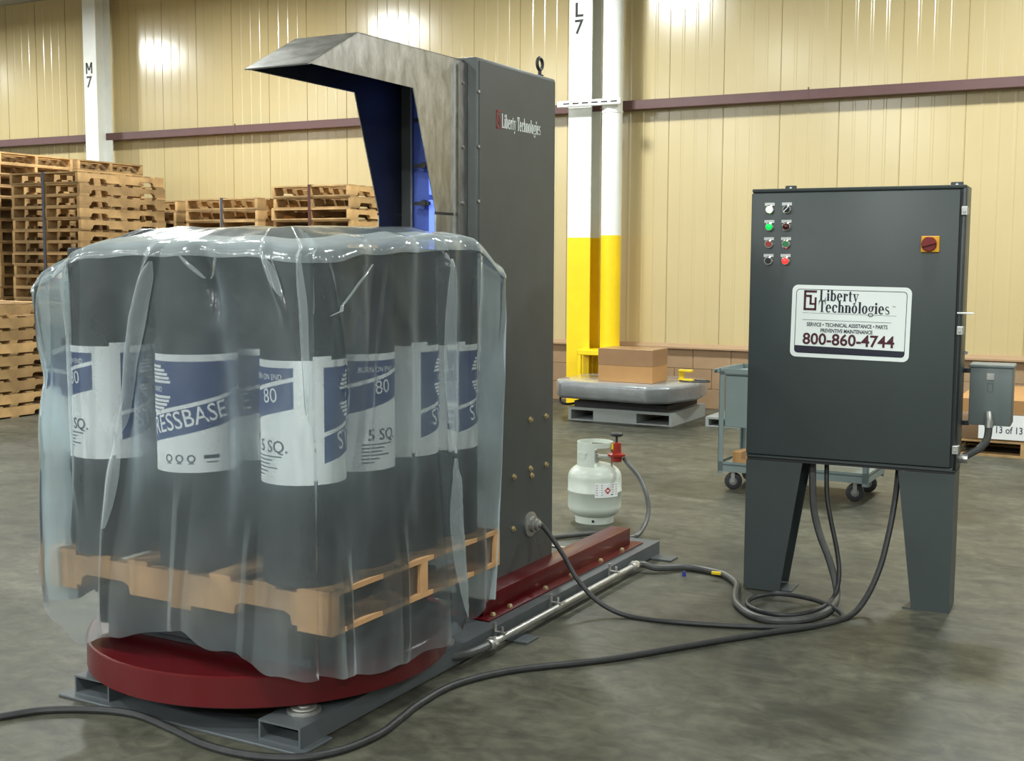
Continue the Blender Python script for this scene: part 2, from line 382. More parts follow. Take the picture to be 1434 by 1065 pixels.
def serif(flat, body, x, y, h, xs=1.0):
    """bold high-contrast serif lettering"""
    for ch in body:
        g = Flat(); w = .4
        def stem(a, top, b=.22): g.rect(a, 0, a + b, top)
        if ch == 'L':
            stem(.09, 1); g.rect(0, .95, .38, 1); g.rect(0, 0, .72, .06); g.quad([(.6, .06), (.72, .06), (.72, .34), (.69, .34)]); w = .76
        elif ch == 'i':
            stem(.08, .68); g.rect(0, 0, .35, .05); g.rect(0, .62, .2, .68); g.disc(.175, .87, .12); w = .38
        elif ch == 'b':
            stem(.06, 1); g.rect(0, .95, .2, 1); g.ring(.37, .34, .30, .37, .10, .29, -135, 135); w = .72
        elif ch == 'e':
            g.ring(.31, .34, .31, .37, .10, .29, 0, 315); g.rect(.14, .34, .60, .395); w = .66
        elif ch == 'r':
            stem(.07, .68); g.rect(0, 0, .36, .05); g.rect(0, .62, .2, .68); g.disc(.43, .56, .11); g.rect(.26, .60, .43, .67); w = .56
        elif ch == 't':
            g.rect(.1, .05, .29, .88); g.rect(0, .62, .42, .68); g.rect(.13, 0, .4, .07); w = .45
        elif ch == 'y':
            g.quad([(.05, .66), (.25, .66), (.42, .0), (.30, .0)]); g.quad([(.54, .66), (.60, .66), (.30, -.24), (.24, -.24)])
            g.rect(0, .62, .34, .68); g.rect(.42, .62, .68, .68); g.disc(.18, -.2, .09); w = .68
        elif ch == 'T':
            stem(.28, 1, .2); g.rect(0, .94, .76, 1); g.quad([(0, .66), (.03, .66), (.10, .94), (0, .94)]); g.quad([(.73, .66), (.76, .66), (.76, .94), (.66, .94)]); g.rect(.17, 0, .59, .05); w = .74
        elif ch == 'c':
            g.ring(.31, .34, .31, .37, .10, .29, 45, 315); g.disc(.49, .53, .1); w = .6
        elif ch in 'hn':
            stem(.06, 1 if ch == 'h' else .68); g.rect(0, (.95 if ch == 'h' else .62), .2, (1 if ch == 'h' else .68))
            stem(.43, .52); g.ring(.4, .46, .22, .23, .05, .16, 0, 140, 10); g.rect(0, 0, .31, .05); g.rect(.36, 0, .69, .05); w = .71
        elif ch == 'o':
            g.ring(.31, .34, .31, .37, .10, .29); w = .65
        elif ch == 'l':
            stem(.08, 1); g.rect(0, 0, .35, .05); g.rect(0, .95, .2, 1); w = .37
        elif ch == 'g':
            g.ring(.28, .43, .26, .26, .10, .21); g.ring(.29, -.1, .29, .17, .2, .1); g.disc(.54, .62, .08); w = .62
        elif ch == 's':
            g.quad([(.04, .52), (.10, .36), (.50, .14), (.44, .32)]); g.ring(.25, .5, .22, .19, .10, .13, 30, 220, 10); g.ring(.26, .18, .24, .19, .12, .13, -150, 60, 10); w = .55
        elif ch == ' ': w = .3
        flat.add([(px * h * xs + x, py * h + y) for px, py in g.v], g.f)
        x += (w + .04) * h * xs
    return x
def logo_mark(flat, x, y, w, h, t):
    """interlocking square LT mark"""
    flat.rect(x, y, x + t, y + h); flat.rect(x, y + h - t, x + w, y + h); flat.rect(x, y, x + w, y + t)
    flat.rect(x + t, y + h * .66, x + w * .62, y + h * .66 + t); flat.rect(x + w * .45, y + h * .28, x + w * .62, y + h * .66 + t)
    flat.rect(x + w * .45, y + h * .28, x + w, y + h * .28 + t * .8); flat.rect(x + w - t * .9, y, x + w, y + h * .66)
def ordinal(i):
    o = ['topmost', 'second', 'third', 'fourth', 'fifth', 'sixth', 'seventh', 'eighth', 'ninth', 'tenth', 'eleventh', 'twelfth', 'thirteenth', 'fourteenth',
         'fifteenth', 'sixteenth', 'seventeenth', 'eighteenth', 'nineteenth', 'twentieth', 'twenty-first', 'twenty-second', 'twenty-third']
    return o[i]

# ================================================================== THE HALL
WY = 11.9
XA, XB, YA, ZC = -21.0, 7.0, -9.0, 5.0
tag(MB().box(XA, YA, -.2, XB, WY + .3, 0).build('floor', M['floor'], smooth=False), kind='structure')
tag(MB().box(XA, YA, ZC, XB, WY + .3, ZC + .15).build('ceiling', M['ceil'], smooth=False), kind='structure')
tag(MB().box(XA - .2, YA, 0, XA, WY + .3, ZC).build('wall_left', M['wall'], smooth=False), kind='structure')
tag(MB().box(XB, YA, 0, XB + .2, WY + .3, ZC).build('wall_right', M['wall'], smooth=False), kind='structure')
tag(MB().box(XA, YA - .2, 0, XB, YA, ZC).build('wall_front', M['wall'], smooth=False), kind='structure')
wall = tag(MB().box(XA, WY + .06, 0, XB, WY + .3, ZC).build('wall_back', M['panel'], smooth=False), kind='structure')
# ribbed steel panels, one by one
PW = .575
prof = [(0, .0), (.002, .004), (.006, .0)]
for k in range(1, 4):
    c = PW * k / 4; prof += [(c - .016, 0), (c - .008, -.003), (c + .008, -.003), (c + .016, 0)]
prof += [(PW - .008, 0), (PW - .005, -.004), (PW, -.004)]
pm = MB(); n = len(prof)
pm.add([(x, d, .66) for x, d in prof] + [(x, d, ZC - .005) for x, d in prof], [(i, i + 1, n + i + 1, n + i) for i in range(n - 1)])
pm.box(0.001, .006, .66, PW - .001, .05, ZC - .005)
panel_mesh = pm.mesh('steel_panel', M['panel'], smooth=False)
x = -4.52 - PW * 28
while x < XB - PW:
    o = link('steel_panel', panel_mesh, wall); o.location = (x, WY, 0); x += PW
# block courses below
bm_ = MB().box(.002, 0, .0015, .4044, .055, .2018).mesh('concrete_block', M['block'], bevel=.0025, seg=1)
for row in range(3):
    x = -16.0 + (.203 if row % 2 else 0)
    while x < 4.0:
        o = link('concrete_block', bm_, wall); o.location = (x, WY + .0, row * .2033); x += .4064
t = MB(); t.prism([(WY + .05, .610), (WY - .05, .612), (WY - .05, .628), (WY - .012, .664), (WY + .05, .664)], 'x', XA + .01, XB - .01)
tag(t.build('trim_1', M['ledge'], smooth=False), 'tan sill running along the top of the block courses', kind='structure')
t = MB()
t.prism([(WY - .015, 3.055), (WY - .17, 3.055), (WY - .17, 3.145), (WY - .16, 3.145), (WY - .16, 3.065), (WY - .025, 3.065), (WY - .025, 3.145), (WY - .015, 3.145)], 'x', XA + .01, XB - .01)
girt = tag(t.build('trim_2', M['girt'], smooth=False), 'maroon horizontal steel girt crossing the cream wall', kind='structure')
for gx in (-10.1, -3.05):
    MB().box(gx - .006, WY - .173, 3.05, gx + .006, WY - .16, 3.165).build('splice_plate', M['girt'], girt, smooth=False)

# ------------------------------------------------------------------ columns
def letters_on(root, body, x, y, z, size, m_):
    f = Flat()
    if body == 'M':
        h_ = size * .70; w_ = size * .29; k_ = size * .13
        f.rect(-w_, 0, -w_ + k_, h_); f.rect(w_ - k_, 0, w_, h_); f.quad([(-k_ * .45, h_ * .3), (k_ * .45, h_ * .3), (-w_ + k_ * 1.1, h_), (-w_, h_)]); f.quad([(-k_ * .45, h_ * .3), (k_ * .45, h_ * .3), (w_, h_), (w_ - k_ * 1.1, h_)])
    else: f.text(body, 0, 0, size, .016, anchor='c')
    return f.to(lambda a, b: (x + a, y, z + b)).build('letter', m_, root, smooth=False)
def h_column(x0, x1, y0, y1, zy, label, txt, zt):
    c = thing('steel_column', label, 'column', ((x0 + x1) / 2, (y0 + y1) / 2, 0)); ox, oy = c.location.x, c.location.y
    def shell(za, zb, m_, nm):
        b = MB(); t_ = .018
        b.box(x0 - ox, y0 - oy, za, x1 - ox, y0 + t_ - oy, zb); b.box(x0 - ox, y1 - t_ - oy, za, x1 - ox, y1 - oy, zb)
        b.box(-.008, y0 + t_ - oy, za, .008, y1 - t_ - oy, zb); b.build(nm, m_, c, smooth=False)
    if zy: shell(0.0, zy, M['coly'], 'painted_base'); shell(zy, ZC - .002, M['colw'], 'shaft')
    else: shell(0.0, ZC - .002, M['colw'], 'shaft')
    for ch, zz in zip(txt, zt): letters_on(c, ch, -.015, y0 - oy - .002, zz, .20, M['black'])
    return c
h_column(-5.468, -5.21, 11.5, 11.76, 1.75, 'white steel column marked L 7 with yellow painted base', 'L7', (3.985, 3.815))
h_column(-12.39, -12.165, 11.5, 11.75, 0, 'white steel column marked M 7 rising behind stacked pallets', 'M7', (3.88, 3.71))
pipe = thing('roof_drain_pipe', 'white round drain pipe with yellow lower end beside column L 7', 'pipe', (-4.985, 11.52, 0))
MB().cyl((0, 0, .60), .103, 1.17, 28).build('painted_base', M['coly'], pipe)
MB().cyl((0, 0, 1.77), .103, ZC - 1.772, 28).build('shaft', M['colw'], pipe)
MB().lathe([(.104, 3.02), (.109, 3.02), (.109, 3.0), (.104, 3.0)], (0, 0, 0), 28).build('coupling_band', M['colw'], pipe)
g = MB()
g.box(-.29, -.17, .545, .23, .16, .60); g.box(-.29, -.17, 0, -.25, -.13, .545); g.box(.19, -.17, 0, .23, -.13, .545)
g.box(-.29, .12, 0, -.25, .16, .545); g.box(.19, .12, 0, .23, .16, .545)
gu = g.build('pipe_guard', M['coly'], None, bevel=.006, seg=1); gu.location = (-4.985, 11.52, 0)
tag(gu, 'yellow steel guard frame standing around the foot of the drain pipe', 'guard')
s = thing('pipe_bracket', 'white slotted strut bracket strapping the drain pipe to column L 7', 'bracket', (-5.2, 11.41, 3.10))
MB().box(-.34, -.035, -.03, .36, .02, .03).build('strut', M['colw'], s, bevel=.003, seg=1)
for k in range(6):
    MB().box(-.27 + k * .105, -.0365, -.007, -.20 + k * .105, -.0345, .007).build('slot', M['black'], s, smooth=False)

# ------------------------------------------------------------------ pallets
def pallet_meshes(L, Wd, H, m_):
    th = .016
    b = MB(); a = .04; nz = H - 2 * th
    # notched stringer along y
    y0 = -L / 2; z0 = th; z1 = H - th
    def notch(ya, yb, d=.040): return [(ya, z0), (ya + .006, z0 + d * .7), (ya + .03, z0 + d), (yb - .03, z0 + d), (yb - .006, z0 + d * .7), (yb, z0)]
    n1 = notch(y0 + L * .125, y0 + L * .315); n2 = notch(y0 + L * .685, y0 + L * .875)
    secs = [(y0, n1[0][0]), None, (n1[-1][0], n2[0][0]), None, (n2[-1][0], L / 2)]
    for sg in secs:
        if sg: b.box(-.019, sg[0], z0, .019, sg[1], z1)
    for nn in (n1, n2): b.prism([nn[0], (nn[0][0], z1), (nn[-1][0], z1), nn[-1]] + [q for q in nn[::-1][1:-1]], 'x', -.019, .019)
    st = b.mesh('stringer', m_, smooth=False)
    bd = MB().box(-Wd / 2, -.045, 0, Wd / 2, .045, th).mesh('deck_board', m_, smooth=False)
    bw = MB().box(-Wd / 2, -.066, 0, Wd / 2, .066, th).mesh('deck_board', m_, smooth=False)
    return st, bd, bw, th
def make_pallet(name, label, loc, rz, meshes, L, Wd, H, group, rnd):
    st, bd, bw, th = meshes
    p = thing(name, label, 'pallet', loc, rz, group)
    for sx in (-Wd / 2 + .019, 0, Wd / 2 - .019): link('stringer', st, p).location.x = sx
    ys = [-L / 2 + .066] + [lerp(-L / 2 + .066, L / 2 - .066, k / 6) + rnd.uniform(-.012, .012) for k in range(1, 6)] + [L / 2 - .066]
    for k, yy in enumerate(ys):
        o = link('deck_board', bw if k in (0, 6) else bd, p); o.location = (0, yy, H - th)
    for yy in (-L / 2 + .066, -L * .25 + .04, 0, L * .25 - .04, L / 2 - .066)[::1]:
        if abs(yy) in (L * .25 - .04,): continue
        o = link('deck_board', bw if abs(yy) > .1 else bd, p); o.location = (0, yy, 0)
    return p
PL, PWD, PH = 1.22, 1.016, .12
pmeshes = pallet_meshes(PL, PWD, PH, M['wood'])
rnd = random.Random(3)
def stack(x1, y0, n, where, rot=False, jit=.012, top=None, z0=0):
    """stack whose near corner is (x1, y0)"""
    wx, wy = (PL, PWD) if rot else (PWD, PL)
    for i in range(n):
        k = n - 1 - i
        lb = f'wooden pallet, {ordinal(k)} {"" if k == 0 else "from top "}of the {where}'
        z = z0 + i * (PH + .0005)
        o = make_pallet('wooden_pallet', lb, (x1 - wx / 2 + rnd.uniform(-jit, jit), y0 + wy / 2 + rnd.uniform(-jit, jit), z),
                        (R(90) if rot else 0) + R(rnd.uniform(-.5, .5)), pmeshes, PL, PWD, PH, 'pallets in the ' + where, rnd)
def strap(x, y0, y1, H, m_, label):
    b = MB(); e = .016
    b.box(x - .017, y0 - e - .003, .005, x + .017, y0 - e, H + .004); b.box(x - .017, y0 - e - .003, H + .002, x + .017, y1 + e + .003, H + .005); b.box(x - .017, y1 + e, .005, x + .017, y1 + e + .003, H + .004)
    tag(b.build('banding_strap', m_, smooth=False), label, 'strap')
stack(-9.56, 7.30, 9, 'low stack before the taller ones')
stack(-9.87, 9.05, 20, 'tall strapped stack by the low one')
strap(-10.38, 9.05, 10.27, 20 * PH + .01, M['strap_d'], 'dark steel strap around the tall pallet stack beside the low stack')
stack(-11.05, 9.02, 22, 'tallest stack behind the strapped one', rot=True)
stack(-11.05, 10.12, 22, 'tallest stack before column M 7', rot=True)
stack(-9.83, 10.42, 18, 'stack between two strapped stacks')
stack(-8.55, 10.29, 18, 'dark strapped stack along the wall')
strap(-9.05, 10.29, 11.51, 18 * PH + .01, M['strap_d'], 'dark steel strap around the middle pallet stack along the wall')
stack(-7.43, 10.39, 19, 'rust strapped stack along the wall')
strap(-7.94, 10.39, 11.61, 19 * PH + .01, M['strap_r'], 'rust red strap around the pallet stack nearest the hood')

# ================================================================== THE SHRINK WRAP MACHINE
MA = R(-1.0)
def mw(u, v, z=0): return Vector((u * math.cos(MA) - v * math.sin(MA), u * math.sin(MA) + v * math.cos(MA), z))
MO = (-2.86, 4.2)
mach = thing('shrink_wrap_machine', 'gray shrink wrap machine with red turntable, tower and bare steel hood', 'machine', mw(*MO), MA)
class MM(MB):
    def build(self, name, m_, parent=None, **kw):
        if parent is mach or parent is None or parent.parent is mach:
            self.v = [(x - MO[0], y - MO[1], z) for x, y, z in self.v]
        return MB.build(self, name, m_, parent or mach, **kw)
TC = (-2.86, 3.36); TR = .64
# floor rails: hollow rectangular tubes
def rect_tube(b, u0, u1, v0, v1, z0, z1, t_=.007):
    b.box(u0, v0, z1 - t_, u1, v1, z1); b.box(u0, v0, z0, u1, v1, z0 + t_); b.box(u0, v0, z0 + t_, u0 + t_, v1, z1 - t_); b.box(u1 - t_, v0, z0 + t_, u1, v1, z1 - t_)
for u0 in (-2.47, -3.29):
    b = MM(); rect_tube(b, u0, u0 + .165, 2.83, 5.73, .009, .075); b.build('rail_tube', M['beam'], mach, smooth=False)
b = MM(); b.box(-3.34, 2.80, 0, -2.28, 2.96, .009); b.build('floor_plate', M['beam'], mach, bevel=.002, seg=1)
for v0 in (4.10, 5.62):
    b = MM(); b.box(-3.38, v0, 0, -2.20, v0 + .10, .009); b.cyl((-2.235, v0 + .05, .0), .012, .0095, 12); b.build('floor_plate', M['beam'], mach, bevel=.002, seg=1)
b = MM(); rect_tube(b, -3.30, -2.47, 5.16, 5.26, .02, .125); b.build('cross_member', M['gray'], mach, smooth=False)
b = MM(); b.box(-3.30, 5.155, .122, -2.47, 5.175, .128); b.build('edge_strip', M['zinc'], mach, smooth=False)
b = MM(); rect_tube(b, -3.24, -2.47, 3.25, 3.40, .012, .07); b.build('cross_member', M['beam'], mach, smooth=False)
# roller bearings between rails and turntable
for (cu, cv) in ((-2.39, 2.955), (-3.21, 2.955), (-2.39, 3.76), (-3.21, 3.76)):
    b = MM(); b.cyl((cu, cv, .075), .055, .008, 20); b.cyl((cu, cv, .083), .02, .012, 12); b.cyl((cu, cv, .086), .042, .006, 16); b.build('roller_bearing', M['zinc'], mach)
# turntable
b = MM(); b.lathe([(.001, .198), (TR - .006, .198), (TR, .194), (TR, .098), (TR - .01, .092), (TR - .02, .092), (TR - .02, .16), (.001, .16)], (TC[0], TC[1], .006), 120)
b.build('turntable', M['red'], mach, angle=30)
# dark riser deck on the turntable
b = MM(); b.box(-3.28, 2.98, .205, -2.38, 3.74, .235); b.box(-3.28, 2.94, .235, -3.18, 3.70, .372); b.box(-2.52, 2.98, .235, -2.42, 3.72, .372); b.box(-2.86, 2.98, .235, -2.76, 3.72, .372); b.box(-3.29, 2.93, .345, -2.38, 3.72, .378); b.box(-3.28, 2.94, .24, -2.44, 2.97, .345)
b.build('riser_deck', M['riser'], mach, smooth=False)
# red hat channels on the rails
for sgn, ub in ((1, -2.40), (-1, -3.25)):
    i0, i1 = (ub - .105, ub) if sgn > 0 else (ub, ub + .105)
    b = MM(); t_ = .006
    b.box(i0 - .055, 4.07, .076, i1 + .045, 5.635, .082)
    b.prism([(i0, .082), (i0, .163), (i1, .163), (i1, .082), (i1 - t_, .082), (i1 - t_, .157), (i0 + t_, .157), (i0 + t_, .082)], 'y', 4.10, 5.57)
    b.box(i0 + t_, 5.562, .082, i1 - t_, 5.57, .157); b.build('hat_channel', M['red'], mach, bevel=.0025, seg=2)
    if sgn > 0:
        for vv in (4.14, 4.28, 4.60, 4.85, 5.17, 5.42):
            b = MM(); b.lathe([(.013, .082), (.013, .087), (.009, .094), (.0001, .096)], (i1 + .022, vv, 0), 6); b.build('bolt', M['brass'], mach)
# tower
UT0, UT1, VT0, VT1, ZT = -2.905, -2.50, 4.21, 4.895, 2.305
b = MM(); b.box(UT0, VT0, .09, UT1, VT1, ZT); b.build('tower_body', M['gray'], mach, bevel=.006, seg=2)
b = MM(); b.box(UT1 - .002, VT0 + .018, .12, UT1 + .004, VT1 - .006, ZT - .012); b.build('side_panel', M['gray'], mach, bevel=.002, seg=1)
for k in range(9):
    b = MM(); zz = .45 + k * .215; b.cyl((UT1 + .002, VT0 + .012, zz), .006, .005, 8, axis='x'); b.build('rivet', M['zinc'], mach)
b = MM(); b.box(UT0 + .03, VT0 - .035, ZT, UT1 - .19, VT0 + .10, ZT + .012); b.build('hood_hanger', M['steel'], mach, smooth=False)
US = UT1 + .004
for (vv, zz) in ((4.667, .81), (4.817, .809), (4.82, .588), (4.52, .578), (4.67, .592), (4.682, .56), (4.516, .351)):
    b = MM(); b.cyl((US, vv, zz), .013, .004, 12, axis='x'); b.cyl((US + .004, vv, zz), .0085, .008, 6, axis='x'); b.build('bolt', M['brass'], mach)
b = MM(); b.lathe([(.001, 0), (.055, 0), (.055, .008), (.036, .012), (.034, .03), (.026, .032), (.024, .045), (.014, .05), (.012, .062), (.001, .062)], (US, 4.672, .343), 20, axis='x'); b.build('cable_gland', M['zinc'], mach)
# lifting eye
b = MM(); cu, cv = -2.528, 4.80
b.cyl((cu, cv, ZT), .017, .008, 14); b.cyl((cu, cv, ZT + .008), .008, .025, 10)
b.tube([(cu, cv + .025 * math.cos(2*math.pi*k/24), ZT + .056 + .025 * math.sin(2*math.pi*k/24)) for k in range(25)], .0075, 8); b.build('lifting_eye', M['rubber'], mach)
# name on the tower
f = Flat(); x1_ = serif(f, 'Liberty Technologies', 0, 0, .056, .62); k = .345 / x1_
mb = MM(); q = f.to(lambda a, c: (US + .0012, 4.405 + a * k, 2.047 + c)); mb.v, mb.f = q.v, q.f; mb.build('lettering', M['signw'], mach, smooth=False)
f = Flat(); logo_mark(f, 0, 0, .035, .075, .009); mb = MM(); q = f.to(lambda a, c: (US + .0012, 4.362 + a, 2.040 + c)); mb.v, mb.f = q.v, q.f; mb.build('logo', M['logored'], mach, smooth=False)
# hood: two tapered cheeks, top, sloped nose, back flange
UR, UL, HT = -2.552, -2.825, .004
chk = [(4.205, 2.293), (3.494, 2.287), (3.221, 2.144), (3.839, 2.14), (3.995, 1.686), (4.205, 1.69)]
hood = MM()
for ua in (UR - HT, UL):
    hood.prism(chk, 'x', ua, ua + HT)
hood.prism([(4.205, 2.293), (3.494, 2.287), (3.494, 2.283), (4.205, 2.289)], 'x', UL, UR)
hood.prism([(3.494, 2.287), (3.221, 2.144), (3.224, 2.140), (3.496, 2.282)], 'x', UL, UR)
hood.build('hood', M['steel'], mach, smooth=False)
b = MM()
for ua in (UR - HT, UL): b.box(ua, 3.992, .45, ua + HT, 4.205, 1.684)
b.build('hood_lower_cheeks', M['steel'], mach, smooth=False)
b = MM(); b.box(UR, 4.14, .45, UR + .012, 4.205, 2.28)
for zz in (1.73, 1.95, 2.2): b.cyl((UR + .012, 4.172, zz), .007, .006, 8, axis='x')
b.build('hood_flange', M['steel'], mach, smooth=False)
b = MM(); b.box(UR - .002, 4.118, .45, UR + .005, 4.128, 2.27); b.build('weld_seam', M['zinc'], mach, smooth=False)
for ua in (UR, UL + .004):
    b = MM(); b.box(ua - .0055, 3.99, 1.680, ua + .0015, 4.205, 1.690); b.build('hood_joint', M['dark'], mach, smooth=False)
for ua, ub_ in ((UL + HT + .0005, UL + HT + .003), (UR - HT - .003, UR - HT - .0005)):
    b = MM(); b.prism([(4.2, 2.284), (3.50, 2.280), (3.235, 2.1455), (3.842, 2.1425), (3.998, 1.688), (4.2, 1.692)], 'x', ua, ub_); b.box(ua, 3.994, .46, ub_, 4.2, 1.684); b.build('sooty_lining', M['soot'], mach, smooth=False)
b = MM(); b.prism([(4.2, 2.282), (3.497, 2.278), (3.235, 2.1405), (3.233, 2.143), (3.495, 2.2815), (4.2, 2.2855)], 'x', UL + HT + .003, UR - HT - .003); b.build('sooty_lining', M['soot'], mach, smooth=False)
# burner bank inside
b = MM(); b.box(UL + HT, 4.15, .45, UL + .055, 4.20, 2.2); b.build('burner_frame', M['gray'], mach, smooth=False)
b = MM(); b.box(UL + .055, 4.17, .45, UR - .005, 4.20, 2.26); b.build('burner_backplate', M['bluepaint'], mach, smooth=False)
b = MM(); b.box(UL + .053, 4.146, .45, UL + .058, 4.152, 2.2); b.build('burner_trim', M['zinc'], mach, smooth=False)
for (z0, z1) in ((.55, .95), (1.0, 1.39), (1.42, 1.745), (1.765, 1.99), (2.03, 2.2)):
    b = MM(); b.box(-2.685, 4.145, z0, -2.585, 4.168, z1); b.build('burner_panel', M['bluelit'], mach, bevel=.003, seg=1)
for zz in (1.40, 1.73, 1.88, 2.06):
    b = MM(); b.cyl((-2.70, 4.17, zz), .010, .05, 8, axis='y'); b.box(-2.735, 4.115, zz - .007, -2.665, 4.13, zz + .007); b.cyl((-2.69, 4.13, zz), .014, .02, 8, axis='y'); b.build('burner_nozzle', M['dark'], mach)
# conduit along the rail
cond = MM(); cond.tube([(-2.262, 3.93, .044), (-2.262, 5.30, .044)], .0135, 12); con = cond.build('conduit', M['zinc'], mach)
b = MM(); b.tube(smooth_path([(-2.262, 3.93, .044), (-2.266, 3.85, .043), (-2.285, 3.77, .042), (-2.33, 3.70, .042)], 5), .017, 10); b.build('flex_elbow', M['flex'], mach)
for vv in (3.93, 5.30):
    b = MM(); b.cyl((-2.262, vv + .03, .044), .021, .06, 12, axis='y'); b.cyl((-2.262, vv + .01, .044), .025, .018, 6, axis='y'); b.build('conduit_fitting', M['zinc'], con)
for vv in (4.02, 4.50, 5.10):
    b = MM(); b.box(-2.304, vv - .008, .02, -2.296, vv + .008, .095); b.box(-2.304, vv - .008, .058, -2.25, vv + .008, .063); b.cyl((-2.266, vv, .062), .006, .022, 8); b.build('conduit_clamp', M['zinc'], con)

# ================================================================== LOAD ON THE TURNTABLE
LPC = (-2.795, 3.345)
LH = .135; LZ = .3785
lm = pallet_meshes(1.22, 1.016, LH, M['wood_new'])
lp = make_pallet('load_pallet', 'light wooden pallet under the black rolls inside the plastic bag', mw(LPC[0], LPC[1], LZ), MA + R(90), lm, 1.22, 1.016, LH, None, rnd)
# rolls
RR, RH = .129, 1.025; RZ = LZ + LH + .001
rb = MB(); rb.lathe([(.038, .0), (RR - .004, 0), (RR, .004), (RR, RH - .004), (RR - .004, RH), (.038, RH), (.038, RH - .03), (.001, RH - .03)], (0, 0, 0), 48)
roll_mesh = rb.mesh('roofing_sheet', M['roll'], angle=30)
eb = MB()
for k in range(11): 
    r_ = .045 + k * .0075; eb.lathe([(r_, RH + .0006), (r_ + .004, RH + .0006), (r_ + .004, RH - .001)], (0, 0, 0), 32)
end_mesh = eb.mesh('roll_end', M['felt'])
CIRC = 2 * math.pi * RR; LZ0, LHT = .315, .375
def wrapcyl(flat, eps, lift=None):
    def fn(s_, z_):
        a = s_ / RR - math.pi / 2; r_ = RR + eps
        return (r_ * math.cos(a), r_ * math.sin(a), LZ0 + z_)
    return flat.to(fn)
lab = Flat(); lab.rect(0, .0, CIRC - .012, LHT, 60)
lab2 = Flat(); lab2.rect(-.012, .012, .05, LHT + .012, 4)     # lapped, slightly skewed start of the wrapper
sl = .235; PEND = CIRC - .07
blue = Flat()
NB = 40
for k in range(NB):
    a, c = .022 + (PEND - .022) * k / NB, .022 + (PEND - .022) * (k + 1) / NB
    blue.quad([(a, .147 + sl * a + .006), (c, .147 + sl * c + .006), (c, LHT - .022), (a, LHT - .022)])
    blue.quad([(a, .058 + sl * a), (c, .058 + sl * c), (c, .143 + sl * c - .004), (a, .143 + sl * a - .004)])
wht = Flat()
th = math.atan(sl)
wht.text('STRESSBASE', .08, .080 + sl * .08, .080, .006, th, width=.345)
EC = (.158, .265); ER = .078
for k in range(13):
    y0 = -ER + k * (2 * ER / 13); y1 = y0 + 2 * ER / 13 - .0035; ym = (y0 + y1) / 2
    if abs(ym) < ER * .22: continue
    w_ = math.sqrt(max(0, ER * ER - ym * ym)); wht.rect(EC[0] - w_, EC[1] + y0, EC[0] + w_, EC[1] + y1, 6)
wht.text('RLAND', EC[0], EC[1] - .010, .024, .002, 0, anchor='c')
wht.text('BURN ON END', PEND - .035, LHT - .058, .024, .001, 0, width=.13, anchor='r')
wht.text('80', PEND - .05, .105 + sl * (PEND - .12), .062, .0, th * .4, anchor='r')
ink = Flat()
ink.text('5 SQ.', PEND - .02, .098, .052, .003, 0, anchor='r')
for k in range(6): ink.rect(PEND - .155, .083 - k * .0115, PEND - .155 + (.115, .08, .07, .10, .06, .04)[k], .0865 - k * .0115, 3)
for k in range(3): ink.ring(.22 + k * .038, .045, .013, .013, .009, .009, n=12); ink.rect(.212 + k * .038, .028, .228 + k * .038, .031)
ink.rect(.335, .045, .385, .056, 3); ink.rect(.342, .032, .38, .035, 2); ink.ring(.46, .085, .02, .02, .011, .011, n=12)
meshes_lab = (wrapcyl(lab, .0012).mesh('paper_label', M['paper']), wrapcyl(lab2, .0022).mesh('label_lap', M['paper']), wrapcyl(blue, .0030).mesh('blue_print', M['navy']),
              wrapcyl(wht, .0037).mesh('white_lettering', M['paper'], smooth=False), wrapcyl(ink, .0030).mesh('dark_print', M['inkdark'], smooth=False))
US_ = (-2.365, -2.80, -3.19); VS_ = [2.94 + .2665 * k for k in range(4)]
START = {(0, 0): 17, (1, 0): -143, (2, 0): 2, (0, 1): 108, (0, 2): 20, (0, 3): 16}
LBL = {(0, 0): 'black roofing roll at the pallet corner, label showing SQ. beside a white gap', (1, 0): 'black roofing roll with STRESSBASE lettering facing out between two rolls',
       (2, 0): 'black roofing roll at pallet corner by the tall loose fold of plastic', (0, 1): 'black roofing roll with 80 and SQ. showing next to the corner roll',
       (1, 1): 'black roofing roll directly behind the roll with STRESSBASE facing out', (1, 2): 'black roofing roll in the middle row beside the third rail side roll',
       (1, 3): 'black roofing roll in the middle row at the tower end', (2, 1): 'black roofing roll behind the corner roll by the loose plastic fold',
       (2, 2): 'third black roofing roll of the row away from the rail', (2, 3): 'black roofing roll at the pallet corner hidden behind all others',
       (0, 2): 'black roofing roll with STR lettering, third along the rail side', (0, 3): 'black roofing roll with STR lettering at the corner facing the tower'}
for iu, u in enumerate(US_):
    for iv, v in enumerate(VS_):
        key = (iu, iv)
        rl = thing('roofing_roll', LBL.get(key, 'black labelled roofing roll standing behind the outer rolls'), 'roll', mw(u + 0, v, RZ), 0, 'rolls standing on the load pallet')
        facing = math.atan2(-(u + 0) , v)   # azimuth left of +Y towards the viewer
        rl.rotation_euler.z = facing + R(START.get(key, rnd.uniform(0, 360)))
        link('roofing_sheet', roll_mesh, rl); link('roll_end', end_mesh, rl)
        dz = {(0, 2): .012, (1, 0): .0, (2, 0): .012}.get(key, rnd.uniform(-.004, .008))
        pl_ = link('paper_label', meshes_lab[0], rl); pl_.location.z = dz
        for me, nm in zip(meshes_lab[1:], ('label_lap', 'blue_print', 'white_lettering', 'dark_print')):
            link(nm, me, pl_)

